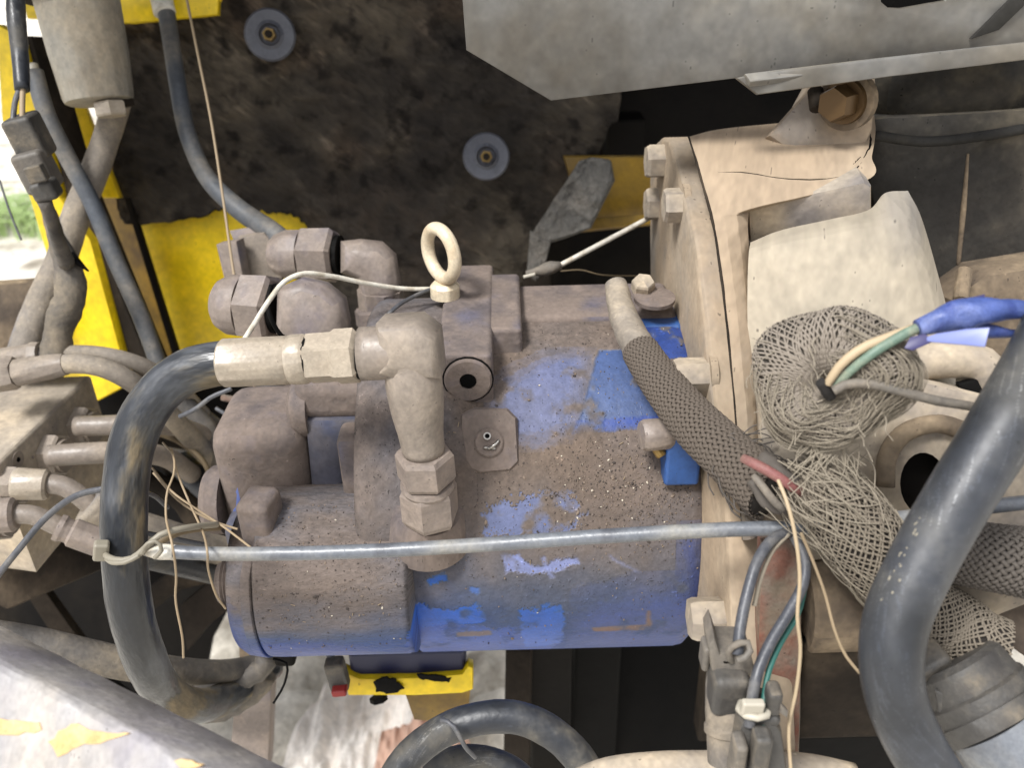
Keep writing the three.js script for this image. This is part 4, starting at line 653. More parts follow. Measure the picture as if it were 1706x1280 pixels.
{
  const t = thing('big_hose', 'thick smooth black rubber hose curving down the right side in front of everything', 'hose', P(1535, 1300, 0.45));
  mesh('rubber_sleeve', ptube([[1800, 470, 0.44], [1740, 590, 0.44], [1668, 715, 0.44], [1596, 830, 0.44], [1534, 940, 0.44], [1494, 1030, 0.44], [1484, 1100, 0.44], [1494, 1170, 0.445], [1524, 1240, 0.45], [1580, 1330, 0.46]], [112, 112, 112, 108, 106, 106, 100, 98, 98], { sides: 36 }), M.rubberClean, t);
  t.updateMatrixWorld(true); const rc = new THREE.Raycaster(), fl = [];
  for (let i = 0; i < 16; i++) {          // pale scuffs where the rubber has been rubbed
    const k = rnd(), x = 1525 - 55 * k + rr(-12, 12), y = 862 + 150 * k + rr(-8, 8); rc.set(EYE, dirOf(x, y).normalize()); const h = rc.intersectObject(t, true)[0]; if (!h) continue;
    const g = new THREE.SphereGeometry(1, 8, 6); g.scale(rr(0.0003, 0.0007), rr(0.0004, 0.0014), 0.00015); g.rotateZ(rr(-0.6, 0.2)); g.applyQuaternion(new THREE.Quaternion().setFromUnitVectors(V(0, 0, 1), h.face.normal)); g.translate(h.point.x, h.point.y, h.point.z); fl.push(g);
  }
  tag(mesh('scuff', fl, M.tie, t), null, null, null, 'stuff');
}
{
  const t = thing('lower_hose', 'dark dusty hose arching along the bottom edge below the pump', 'hose', P(960, 1290, 0.62));
  mesh('rubber_sleeve', ptube([[640, 1330, 0.62], [676, 1268, 0.62], [735, 1220, 0.62], [800, 1197, 0.62], [862, 1196, 0.62], [915, 1218, 0.62], [958, 1256, 0.62], [1000, 1320, 0.62]], 54, { sides: 22, bumpy: 0.02 }), M.rubber, t);
  mesh('wire_wrap', ptube([[735, 1200, 0.6], [752, 1206, 0.595], [764, 1224, 0.594], [776, 1246, 0.6], [792, 1262, 0.61]], 8, { sides: 8 }), M.greyCable, t);
}
one('looped_hose', 'dark hose end curling behind the loop at the bottom edge', 'hose', ptube([[700, 1320, 0.66], [740, 1270, 0.66], [800, 1262, 0.66], [860, 1285, 0.66], [900, 1330, 0.66]], 40, { sides: 16 }), M.rubber);
one('cross_hose', 'dusty black hose running flat across the lower left, behind the upright loop', 'hose', ptube([[-40, 1058, 0.72], [60, 1074, 0.73], [150, 1094, 0.74], [240, 1112, 0.76], [330, 1120, 0.8], [400, 1114, 0.84], [448, 1100, 0.86]], [54, 54, 52, 48, 40, 36], { sides: 20 }), M.rubberDusty);
one('hose_end_wrap', 'crumpled dark rubber wrap at the end of the flat hose under the pump corner', 'rubber wrap', [ptube([[330, 1150, 0.84], [390, 1136, 0.84], [438, 1112, 0.84], [446, 1094, 0.84]], 34, { bumpy: 0.2 }), ptube([[300, 1172, 0.86], [360, 1180, 0.86], [420, 1150, 0.86], [440, 1120, 0.86]], 46, { bumpy: 0.15 })], M.rubberDusty);
{
  const t = thing('brown_hose', 'thick dust-brown hose running down from the filter canister at the left', 'hose', P(30, 600, 0.85));
  mesh('rubber_sleeve', ptube([[198, 165, 0.93], [176, 236, 0.93], [156, 292, 0.92], [126, 365, 0.91], [98, 445, 0.9], [66, 515, 0.89], [30, 620, 0.88]], [44, 44, 46, 46, 48, 50, 52], { sides: 22, bumpy: 0.02 }), M.rubberPale, t);
}
one('taped_harness', 'lumpy taped cable harness beside the thick brown hose', 'cable harness', ptube([[82, 352, 0.86], [96, 400, 0.86], [112, 440, 0.86], [118, 490, 0.86], [100, 545, 0.86], [92, 610, 0.86]], [22, 30, 46, 52, 46, 50], { sides: 16, bumpy: 0.1, freq: 30 }), M.rubberDusty);
one('harness_tie_tail', 'dark cut tail of a tie sticking out of the taped harness', 'tie tail', ptube([[118, 425, 0.85], [132, 438, 0.85], [148, 452, 0.85]], [16, 10, 3], { sides: 6 }), M.black);
{
  const t = thing('thin_blue_black_hose', 'thin blue-black hose slanting across the yellow bulkhead at the left', 'hose', P(265, 620, 0.9));
  mesh('rubber_sleeve', ptube([[58, 120, 0.88], [78, 190, 0.88], [112, 260, 0.89], [152, 335, 0.9], [196, 440, 0.91], [236, 530, 0.92], [276, 640, 0.93]], 28, { sides: 16 }), M.rubberGrey, t);
  mesh('pale_tip', ptube([[54, 108, 0.88], [58, 122, 0.88], [62, 136, 0.88]], 18, { sides: 12 }), M.clip, t);
}
{
  const t = thing('filter_canister', 'dusty grey metal filter canister hanging at the top left', 'filter canister', P(160, 180, 0.88));
  const a = P(118, -50, 0.86), b = P(167, 172, 0.885), r = (w) => rOf(w, 0.87), ax = b.clone().sub(a).normalize();
  mesh('can', lathe(a, b, [[0, 0], [0, r(134)], [0.2, r(134)], [0.6, r(126)], [0.95, r(113)], [0.985, r(108)], [1, r(96)], [1, 0]], 44), M.can, t);
  mesh('cap', lathe(P(106, -80, 0.855), P(118, 4, 0.865), [[0, 0], [0, r(156)], [0.9, r(156)], [1, r(146)], [1, 0]], 44), M.darkBrown, t);
  const c = P(182, 170, 0.875); mesh('outlet_nut', hexnut(c, c.clone().addScaledVector(ax, 0.014), r(54), 0.3), M.ferrule, t); mesh('drain_nut', hexnut(P(205, 165, 0.89), P(208, 178, 0.892), r(36), 0.2), M.darkBrown, t);
}
// ---------------------------------------------------------------- valve block, lower left
{
  const h = P(150, 630, 0.9).y, A = hitY(152, 630, h), B = hitY(-4, 782, h), C = hitY(-200, 760, h), D = hitY(-60, 640, h);
  const t = thing('valve_block', 'dusty pale grey valve block with pipe unions at the left edge', 'valve block', A.clone());
  const s = new THREE.Shape([A, B, C, D].map((p) => new THREE.Vector2(p.x, -p.z)));
  const g = new THREE.ExtrudeGeometry(s, { depth: 0.115, bevelEnabled: true, bevelThickness: 0.004, bevelSize: 0.004, bevelOffset: -0.004, bevelSegments: 3 }); g.rotateX(-Math.PI / 2); g.translate(0, h - 0.115, 0);
  mesh('body', boxUV(crease(g, 0.7)), M.beigeGrey, t);
  const fn = V(B.z - A.z, 0, -(B.x - A.x)).normalize(); if (fn.dot(EYE.clone().sub(A)) < 0) fn.negate();
  const on = (x, y) => hit(x, y, A, fn);
  const un = (x, y, w, len) => { const o = on(x, y), r = rOf(w, EYE.distanceTo(o)); const n = mesh('union_nut', hexnut(o.clone().addScaledVector(fn, -0.002), o.clone().addScaledVector(fn, len), r, 0.3), M.fitting, t); mesh('collar', lathe(o, o.clone().addScaledVector(fn, len * 1.25), [[0, 0], [0, r * 0.8], [1, r * 0.72], [1, 0]], 24), M.fitting, n); return o.addScaledVector(fn, len); };
  un(132, 712, 66, 0.014); un(82, 758, 66, 0.014); un(18, 808, 60, 0.012); un(-12, 862, 70, 0.014);
  const o = on(30, 766), q = (k) => o.clone().addScaledVector(fn, k), r = rOf(30, 0.75); const pl = mesh('plug', lathe(q(-0.004), q(0.001), [[0, 0], [0, r], [1, r], [1, r * 0.35], [0.3, 0]], 28), M.fitting, t); mesh('socket', bar(q(0), q(0.0015), r * 0.3, 6), M.holeBlack, pl);
  const o2 = on(55, 762); mesh('dimple', bar(o2, o2.clone().addScaledVector(fn, 0.001), 0.0016, 10), M.fittingDark, t);
}
const pipeOne = (name, label, rows, w, mat, o = {}) => one(name, label, 'pipe', ptube(rows, w, { sides: 18, ...o }), mat);
pipeOne('steel_pipe', 'dusty steel pipe in the upper union of the valve block', [[128, 710, 0.84], [180, 709, 0.84], [240, 706, 0.85], [300, 712, 0.88], [350, 730, 0.92]], 33, M.fitting);
pipeOne('steel_pipe', 'dusty steel pipe in the second union of the valve block', [[82, 760, 0.79], [140, 756, 0.79], [200, 754, 0.8], [270, 760, 0.84], [320, 790, 0.9]], 35, M.fitting);
{
  const t = thing('bent_pipe', 'bent dusty pipe leaving the third union and swelling into a hose', 'pipe', P(60, 808, 0.76));
  mesh('nut', lathe(P(24, 806, 0.75), P(82, 808, 0.755), [[0, 0], [0, rOf(50, 0.75)], [0.08, rOf(54, 0.75)], [0.92, rOf(52, 0.75)], [1, rOf(44, 0.75)], [1, 0]], 28), M.ferrule, t);
  mesh('pipe', ptube([[76, 806, 0.755], [106, 810, 0.757], [136, 828, 0.76], [160, 850, 0.765]], 33, { sides: 18 }), M.fitting, t);
  mesh('hose', ptube([[146, 842, 0.762], [178, 862, 0.77], [250, 884, 0.79], [320, 905, 0.82], [400, 925, 0.86]], [56, 54, 52, 50], { sides: 20 }), M.rubberPale, t);
}
{
  const t = thing('short_pipe', 'short bent pipe with a crimped end at the lowest union', 'pipe', P(20, 858, 0.72));
  mesh('nut', lathe(P(-30, 862, 0.71), P(28, 857, 0.715), [[0, 0], [0, rOf(58, 0.71)], [0.9, rOf(58, 0.71)], [1, rOf(46, 0.71)], [1, 0]], 28), M.fittingDark, t);
  mesh('pipe', ptube([[22, 857, 0.715], [54, 858, 0.718], [84, 870, 0.722], [110, 884, 0.727]], 32, { sides: 18 }), M.fitting, t);
  mesh('ferrule', lathe(P(96, 878, 0.724), P(166, 904, 0.735), [[0, 0], [0, rOf(44, 0.73)], [0.12, rOf(46, 0.73)], [0.2, rOf(40, 0.73)], [0.3, rOf(40, 0.73)], [0.36, rOf(48, 0.73)], [1, rOf(48, 0.73)], [1, 0]], 28), M.fittingDark, t);
  mesh('hose', ptube([[158, 901, 0.734], [200, 915, 0.745], [280, 935, 0.79], [380, 960, 0.88]], 42, { sides: 18 }), M.rubber, t);
}
{
  const t = thing('grey_hose', 'grey rubber hose with pale end fitting curving over the valve block', 'hose', P(20, 615, 0.8));
  mesh('rubber_sleeve', ptube([[80, 612, 0.8], [124, 606, 0.8], [170, 612, 0.8], [216, 634, 0.81], [262, 672, 0.84], [310, 720, 0.88], [356, 770, 0.93]], [32, 32, 32, 35, 38, 38], { sides: 20 }), M.rubberPale, t);
  mesh('ferrule', lathe(P(26, 622, 0.8), P(110, 607, 0.8), [[0, 0], [0, rOf(40, 0.8)], [0.05, rOf(46, 0.8)], [0.7, rOf(42, 0.8)], [1, rOf(36, 0.8)], [1, 0]], 28), M.fitting, t);
  mesh('nut', hexnut(P(-30, 628, 0.8), P(28, 620, 0.8), rOf(60, 0.8), 0.3), M.fitting, t);
}
{
  const t = thing('rear_grey_hose', 'second grey hose just behind, arching lower in front of the yellow bulkhead', 'hose', P(40, 600, 0.86));
  mesh('rubber_sleeve', ptube([[66, 594, 0.86], [120, 588, 0.86], [180, 592, 0.86], [236, 608, 0.87], [290, 640, 0.9], [340, 690, 0.95]], 25, { sides: 18 }), M.rubberPale, t);
  mesh('ferrule', lathe(P(4, 600, 0.86), P(70, 592, 0.86), [[0, 0], [0, rOf(40, 0.86)], [0.7, rOf(42, 0.86)], [0.8, rOf(48, 0.86)], [1, rOf(44, 0.86)], [1, 0]], 28), M.fitting, t);
}
one('corner_block', 'dim brown casting at the left edge under the pale outdoor light', 'casting', plate([[-60, 470], [62, 462], [50, 540], [10, 600], [-60, 600]], P(0, 540, 0.98), V(0.2, 0.5, 0.9), 0.04, { bevel: 0.006 }), M.brownCast);
one('buried_hose', 'dark hose buried in the shadow between the loop and the pump', 'hose', ptube([[270, 640, 0.92], [320, 690, 0.92], [358, 740, 0.92], [380, 800, 0.93]], 40, { sides: 16 }), M.rubberDusty);
one('shadow_pipe', 'dusty brown pipe lying in the gap left of the pump', 'pipe', ptube([[250, 700, 1.0], [300, 770, 1.0], [340, 830, 1.0], [400, 900, 1.0]], 60, { sides: 16 }), M.darkBrown);
one('shadow_tube', 'pale thin tube sloping through the gap left of the pump', 'pipe', ptube([[262, 752, 0.95], [310, 760, 0.95], [372, 772, 0.95]], 20, { sides: 12 }), M.rubberDusty);
for (const [label, rows, w, m] of [
  ['dull brown hose crossing highest in the gap left of the pump', [[262, 668, 0.96], [320, 684, 0.97], [380, 720, 0.98], [440, 735, 0.99]], 26, 'rubberDusty'],
  ['dark brown hose curling lowest in the gap left of the pump', [[250, 800, 0.98], [300, 830, 0.97], [330, 880, 0.96], [320, 930, 0.97]], 38, 'darkBrown'],
  ['thin dusty lead looping in front of the brown hoses left of the pump', [[256, 720, 0.9], [296, 735, 0.89], [340, 770, 0.89], [352, 820, 0.9], [330, 850, 0.9]], 9, 'brownWire'],
  ['black rubber hose stub pressed against the servo end of the pump', [[300, 770, 0.93], [330, 800, 0.92], [372, 838, 0.92]], 44, 'rubber'],
]) one('gap_hose', label, 'hose', ptube(rows, w, { sides: 14, bumpy: 0.04 }), M[m]);
one('low_shadow_hose', 'dim brown hose bending in the gloom beneath the cable tie', 'hose', ptube([[250, 1000, 1.02], [300, 965, 1.0], [350, 955, 1.0], [420, 960, 1.0]], 36, { sides: 14 }), M.darkBrown);

// ---------------------------------------------------------------- cables and wires
{
  const t = thing('grey_conduit', 'straight grey conduit running right across the front of the pump', 'conduit', P(250, 918, 0.56));
  mesh('tube', ptube([[246, 916, 0.565], [330, 922, 0.562], [420, 923, 0.558], [600, 919, 0.552], [800, 908, 0.545], [1000, 894, 0.535], [1200, 883, 0.525], [1345, 878, 0.52], [1480, 866, 0.522], [1640, 845, 0.525], [1760, 832, 0.525]], 24.5, { sides: 22, bumpy: 0.015, freq: 90 }), M.pipe, t);
  mesh('taped_end', ptube([[243, 915, 0.565], [262, 918, 0.5645], [292, 921, 0.563]], [22, 28, 27, 26], { sides: 18, bumpy: 0.05 }), M.whiteWire, t);
}
{
  const t = thing('cable_tie', 'dusty pale cable tie cinched round the looping hose and the conduit end', 'cable tie', P(180, 925, 0.565));
  mesh('strap', tubeG(pts([[178, 918, 0.588], [180, 928, 0.568], [200, 934, 0.562], [222, 930, 0.562], [244, 912, 0.56], [270, 890, 0.56], [310, 880, 0.57], [362, 874, 0.6]]), rOf(11, 0.565), { sides: 8 }), M.tie, t);
  mesh('second_loop', tubeG(pts([[238, 922, 0.558], [246, 906, 0.551], [262, 902, 0.552], [270, 916, 0.553], [258, 930, 0.556]]), rOf(7, 0.56), { sides: 8 }), M.tie, t);
  mesh('strap_band', tubeG(pts([[176, 930, 0.578], [190, 938, 0.562], [210, 937, 0.559], [232, 926, 0.56]]), rOf(8, 0.565), { sides: 8 }), M.tie, t);
  mesh('head', fbox(155, 910, 182, 938, 0.572, 0.008, 0.002, 0.3, -0.3), M.tie, t);
}
const wire = (name, label, rows, w, mat, o = {}) => one(name, label, 'wire', ptube(rows, w, { sides: 8, ...o }), mat);
wire('brown_strap', 'dull brown strap leading from the cable tie to the pump corner', [[262, 905, 0.575], [292, 888, 0.58], [330, 880, 0.6], [365, 878, 0.63]], 15, M.brownWire);
wire('sleeved_wire', 'grey sleeved wire crossing the dark gap from the left edge to the looping hose', [[-10, 968, 0.62], [30, 918, 0.62], [78, 862, 0.62], [130, 825, 0.61], [176, 814, 0.605]], 11, M.greyCable);
wire('black_wire', 'thin black wire hugging the inside of the looping hose', [[300, 694, 0.575], [322, 684, 0.57], [334, 676, 0.57], [352, 662, 0.57], [386, 648, 0.57]], 8, M.greyCable);
wire('stray_wire', 'short grey wire end right of the looping hose', [[240, 820, 0.62], [260, 828, 0.64], [280, 846, 0.66]], 8, M.greyCable);
wire('blue_lead', 'short blue-grey lead crossing right behind the cable tie', [[240, 888, 0.62], [290, 898, 0.63], [340, 908, 0.64]], 9, M.greyCable);
wire('tan_wire', 'leftmost long thin tan wire hanging past the conduit', [[272, 738, 0.62], [290, 762, 0.6], [290, 790, 0.59], [279, 820, 0.58], [277, 860, 0.57], [288, 910, 0.545], [294, 960, 0.56], [293, 1000, 0.57], [304, 1060, 0.58], [306, 1096, 0.6]], 3.8, M.tanWire);
wire('tan_wire', 'thin tan wire falling to the pump corner and over the threaded plug', [[286, 748, 0.62], [296, 788, 0.61], [318, 842, 0.6], [338, 886, 0.58], [346, 920, 0.545], [348, 952, 0.57], [360, 990, 0.58], [376, 1014, 0.6]], 3.8, M.tanWire);
wire('tan_wire', 'thin tan wire slanting down to the middle of the conduit left end', [[254, 780, 0.62], [290, 822, 0.6], [330, 850, 0.6], [370, 876, 0.6], [420, 914, 0.58]], 3.8, M.tanWire);
wire('tan_wire', 'short thin tan wire crossing the others near the corner lug', [[256, 788, 0.63], [300, 836, 0.62], [350, 866, 0.62], [396, 882, 0.62]], 4, M.tanWire);
wire('hanging_wire', 'fine pale wire hanging from the top edge in front of the upper hose', [[308, -20, 0.9], [330, 90, 0.88], [352, 200, 0.87], [372, 330, 0.86], [386, 430, 0.85], [400, 520, 0.84]], 4.5, M.tanWire);
wire('hanging_wire', 'fine pale wire in the gap under the crimped ferrule', [[424, 640, 0.75], [430, 680, 0.76], [438, 720, 0.77]], 5, M.tanWire);
wire('orange_scrap', 'dull orange-brown scrap of cable under the crimped ferrule', [[370, 662, 0.85], [400, 668, 0.85], [440, 672, 0.85]], 12, M.rust);
wire('shadow_wire', 'dark wire slanting through the gap under the hose ferrule', [[360, 680, 0.8], [396, 702, 0.8], [432, 722, 0.8]], 7, M.greyCable);
wire('drain_wire', 'thin black wire looping below the left pump corner', [[455, 1098, 0.7], [478, 1106, 0.7], [474, 1140, 0.7], [456, 1172, 0.7]], 4, M.black);
{
  const t = thing('white_wire', 'white insulated wire draped over the elbow fittings towards the eye bolt', 'wire', P(405, 570, 0.62));
  mesh('insulation', tubeG(pts([[404, 572, 0.62], [424, 540, 0.635], [452, 496, 0.65], [476, 468, 0.66], [505, 456, 0.665], [550, 460, 0.68], [610, 472, 0.7], [670, 481, 0.72], [722, 482, 0.735]]), 0.0019, { sides: 10 }), M.whiteWire, t);
}
wire('grey_wire', 'dusty grey wire slanting down from the eye bolt neck behind the elbow', [[722, 480, 0.735], [690, 494, 0.72], [660, 512, 0.7], [632, 540, 0.69]], 7, M.greyCable);
wire('black_lead', 'black lead under the white wire where it crosses the front elbow fitting', [[452, 476, 0.66], [446, 506, 0.655], [456, 540, 0.655], [472, 562, 0.66], [492, 570, 0.665]], 8, M.black);
{
  const t = thing('white_cable', 'white cable stretched tight from its grey terminal to the housing face bolt', 'cable', P(930, 443, 0.82));
  mesh('insulation', tubeG(pts([[926, 446, 0.82], [960, 428, 0.82], [1020, 396, 0.82], [1080, 364, 0.82]]), 0.0024, { sides: 10 }), M.whiteWire, t);
  mesh('terminal', ptube([[876, 456, 0.815], [896, 452, 0.815], [912, 448, 0.816], [934, 442, 0.818]], [8, 14, 20, 22, 14], { sides: 12, bumpy: 0.12 }), M.plasticPale, t);
  mesh('lug', ptube([[872, 462, 0.81], [884, 459, 0.81], [892, 457, 0.81]], 7, { sides: 8 }), M.clip, t);
}
wire('loose_strand', 'hair-thin loose strand in the black recess below the white cable', [[934, 452, 0.85], [968, 450, 0.85], [1000, 458, 0.85], [1060, 460, 0.86]], 2.5, M.brownWire);
wire('pale_wire', 'long pale wire dropping from the pink conductor to the bottom edge', [[1296, 800, 0.478], [1310, 835, 0.472], [1324, 890, 0.472], [1332, 960, 0.475], [1328, 1030, 0.48], [1333, 1080, 0.485], [1326, 1150, 0.49], [1314, 1210, 0.49], [1318, 1300, 0.49]], 6.5, M.paleWire);
wire('pale_wire', 'thinner pale wire slanting down right from the frayed sleeve to the big hose', [[1334, 888, 0.49], [1352, 930, 0.495], [1374, 990, 0.5], [1390, 1050, 0.5], [1408, 1092, 0.5], [1432, 1122, 0.5]], 5.5, M.tanWire);

// ---------------------------------------------------------------- braided sleeves
// S(u, v) -> [point, normal]; strands wind both ways and pass over and under one another
function braid(S, n, turns, rad, amp, { K = 90, u0 = 0, u1 = 1, drop = 0, flat = 0.6, fray = 0, wob = 0 } = {}) {
  const pos = [], uv = [], idx = [];
  for (const dir of [1, -1]) for (let s = 0; s < n; s++) {
    if (drop && rnd() < drop) continue;
    const base = pos.length / 3, line = [], w1 = rr(0, 6.28), w2 = rr(5, 11), w3 = wob * rr(0.4, 1), off = wob * rr(-0.5, 0.5); let a = u0, b = u1; if (fray) b = u1 - rnd() * fray;
    for (let k = 0; k <= K; k++) { const u = lerp(a, b, k / K), [p, nn] = S(clamp(u), (s / n + dir * turns * u + off + w3 * Math.sin(u * w2 + w1) + 1) % 1); line.push([p.addScaledVector(nn, dir * amp * Math.cos(6.28318 * n * turns * u)), nn]); }
    for (let k = 0; k <= K; k++) {
      const [p, nn] = line[k], tg = line[Math.min(K, k + 1)][0].clone().sub(line[Math.max(0, k - 1)][0]).normalize(), side = tg.clone().cross(nn).normalize();
      for (let j = 0; j < 6; j++) { const g = j / 6 * 6.28318, q = p.clone().addScaledVector(side, Math.cos(g) * rad).addScaledVector(nn, Math.sin(g) * rad * flat); pos.push(q.x, q.y, q.z); uv.push(k / K, j / 6); }
    }
    for (let k = 0; k < K; k++) for (let j = 0; j < 6; j++) { const A = base + k * 6 + j, B = base + k * 6 + (j + 1) % 6; idx.push(A, B, A + 6, A + 6, B, B + 6); }
  }
  const g = new THREE.BufferGeometry(); g.setAttribute('position', new THREE.Float32BufferAttribute(pos, 3)); g.setAttribute('uv', new THREE.Float32BufferAttribute(uv, 2)); g.setIndex(idx); g.computeVertexNormals(); return g;
}
function tubeSurface(rows, radii, squash = 1) {
  const c = new THREE.CatmullRomCurve3(rows.map((r) => r.isVector3 ? r : P(...r)), false, 'centripetal'), N = 200, fr = c.computeFrenetFrames(N, false), L = c.getLength();
  const rAt = (t) => { const k = t * (radii.length - 1), i = Math.min(radii.length - 2, Math.floor(k)); return lerp(radii[i], radii[i + 1], k - i); };
  const S = (u, v) => { const i = Math.min(N, Math.round(u * N)), p = c.getPointAt(u), a = v * 6.28318, n = V().addScaledVector(fr.normals[i], Math.cos(a)).addScaledVector(fr.binormals[i], Math.sin(a)); return [p.addScaledVector(n, rAt(u)), n]; };
  S.len = L; S.curve = c; return S;
}
const hairs = (list) => list.map(([rows, w]) => tubeG(rows, w, { sides: 5, seg: 18, caps: false }));
{
  const t = thing('braided_sleeve', 'dusty brown braided cable sleeve slanting from the pump top down to its torn open end', 'braided sleeve', P(1300, 820, 0.52));
  const rows = [[1026, 474, 0.70], [1036, 520, 0.685], [1066, 584, 0.655], [1110, 648, 0.62], [1158, 706, 0.588], [1206, 752, 0.562], [1246, 790, 0.545], [1284, 824, 0.53]];
  const w = [34, 46, 56, 64, 74, 84, 88, 92], S = tubeSurface(rows, w.map((x, i) => rOf(x, rows[i][2])));
  mesh('core', tubeG(rows.map((r) => P(...r)), w.map((x, i) => rOf(x, rows[i][2]) * 0.95), { sides: 26, bumpy: 0.02 }), M.coreBrown, t);
  tag(mesh('strands', braid(S, 26, 1.5, 0.00135, 0.0007, { K: 190, u0: 0.3 }), M.strandBrown, t), null, null, null, 'stuff');
  mesh('caked_end', tubeG(rows.slice(0, 5).map((r) => P(...r)), w.slice(0, 5).map((x, i) => rOf(x, rows[i][2]) * [1.1, 1.06, 1.04, 1.01, 0.96][i]), { sides: 26, bumpy: 0.04, freq: 50 }), M.rubberPale, t);
  const fr = []; for (let i = 0; i < 90; i++) { const [p, n] = S(rr(0.82, 0.97), rnd()), q = p.clone().addScaledVector(n, rr(-0.002, 0.006)).addScaledVector(R, rr(0.004, 0.022)).addScaledVector(U, rr(-0.022, 0.006)); fr.push([[p, p.clone().lerp(q, 0.5).addScaledVector(n, rr(0, 0.004)), q], rr(0.0003, 0.0007)]); }
  tag(mesh('frayed_ends', hairs(fr), M.strandDark, t), null, null, null, 'stuff');
  mesh('torn_lining', [ptube([[1252, 800, 0.515], [1276, 836, 0.51], [1296, 850, 0.51], [1312, 846, 0.51]], 20, { bumpy: 0.25 }), ptube([[1270, 760, 0.52], [1300, 786, 0.51], [1330, 812, 0.505]], 22, { bumpy: 0.3 })], M.strandDark, t);
}
one('pink_conductor', 'pink wire showing in the torn end of the braided cable sleeve', 'wire', ptube([[1238, 764, 0.505], [1262, 776, 0.497], [1288, 790, 0.494], [1312, 806, 0.494], [1336, 822, 0.5]], [16, 18, 18, 17, 14], { sides: 12, bumpy: 0.04 }), M.pinkWire);
one('pale_conductor', 'pale grey wire beneath the pink wire in the torn sleeve', 'wire', ptube([[1256, 792, 0.503], [1274, 816, 0.498], [1290, 836, 0.498], [1304, 848, 0.5]], 14, { sides: 10 }), M.plasticPale);
{
  const o = P(1396, 628, 0.485), t = thing('frayed_sleeve_ball', 'ball of frayed grey braided sleeve turned inside out around the taped wires', 'braided sleeve', o);
  const ax = toEye(o).addScaledVector(U, -0.28).addScaledVector(R, -0.05).normalize(), e1 = R.clone().addScaledVector(ax, -R.dot(ax)).normalize(), e2 = ax.clone().cross(e1).normalize();
  const ce = o.clone().addScaledVector(e1, -0.004);
  // pouch: out from the pinched middle, over the rim and round to the back
  const S = (u, v) => { const a = v * 6.28318, ph = lerp(-0.2, 3.75, u), w = 1 + 0.07 * Math.sin(2 * a + 0.6) + 0.05 * Math.sin(3 * a + 1) + 0.04 * Math.sin(5 * a) + 0.05 * Math.sin(4 * a + 3 * ph), Rm = 0.0205 * w, rm = 0.0195 * w; const dr = V().addScaledVector(e1, Math.cos(a)).addScaledVector(e2, Math.sin(a)); const k = Rm - Math.cos(ph) * rm, z = Math.sin(ph) * rm * 1.0; const n = dr.clone().multiplyScalar(-Math.cos(ph)).addScaledVector(ax, Math.sin(ph)); return [ce.clone().addScaledVector(dr, Math.max(0.001, k)).addScaledVector(ax, z), n]; };
  tag(mesh('strands', braid(S, 84, 0.15, 0.00056, 0.0003, { K: 80, flat: 0.45, wob: 0.005 }), M.strandGrey, t), null, null, null, 'stuff');
  const pos = [], uv = [], idx = [], NU = 40, NV = 60; for (let i = 0; i <= NU; i++) for (let j = 0; j <= NV; j++) { const [p, n] = S(i / NU, j / NV); p.addScaledVector(n, -0.0016); pos.push(p.x, p.y, p.z); uv.push(i / NU, j / NV); }
  for (let i = 0; i < NU; i++) for (let j = 0; j < NV; j++) { const a = i * (NV + 1) + j; idx.push(a, a + NV + 1, a + 1, a + 1, a + NV + 1, a + NV + 2); }
  const g = new THREE.BufferGeometry(); g.setAttribute('position', new THREE.Float32BufferAttribute(pos, 3)); g.setAttribute('uv', new THREE.Float32BufferAttribute(uv, 2)); g.setIndex(idx); g.computeVertexNormals(); mesh('shade_lining', g, M.coreGrey, t);  // dark sheet under the strands so the holes look shaded
  const fr = [];
  for (let i = 0; i < 300; i++) { // loose strands swirling round the lower half
    const a0 = rr(2.9, 6.6), sp = rr(0.5, 1.7), u0 = rr(0.28, 0.8), du = rr(-0.12, 0.12), h0 = rr(0.0006, 0.0028), line = []; for (let k = 0; k <= 7; k++) { const [p, n] = S(clamp(u0 + (k / 7 - 0.5) * du), (a0 + sp * k / 7) / 6.28318 % 1); line.push(p.addScaledVector(n, h0 * (0.4 + Math.sin(k / 7 * 3.14)) + rr(0, 0.0003))); } fr.push([line, rr(0.00016, 0.0003)]);
  }
  for (let i = 0; i < 60; i++) { const a0 = rr(0, 6.28), [p, n] = S(rr(0.25, 0.8), a0 / 6.28318), q = p.clone().addScaledVector(n, rr(0.002, 0.008)).addScaledVector(U, rr(-0.012, 0.002)).addScaledVector(R, rr(-0.006, 0.006)); fr.push([[p, p.clone().lerp(q, 0.5).addScaledVector(R, rr(-0.003, 0.003)), q], rr(0.0002, 0.00034)]); }
  for (let i = 0; i < 34; i++) { const p = P(1395 + rr(-50, 40), 735 + rr(-10, 10), 0.487), q = P(1370 + rr(-60, 80), 780 + rr(-10, 50), 0.49); fr.push([[p, p.clone().lerp(q, 0.5).addScaledVector(R, rr(-0.004, 0.004)), q], rr(0.00022, 0.0004)]); }
  tag(mesh('loose_strands', hairs(fr), M.strandPale, t), null, null, null, 'stuff');
}
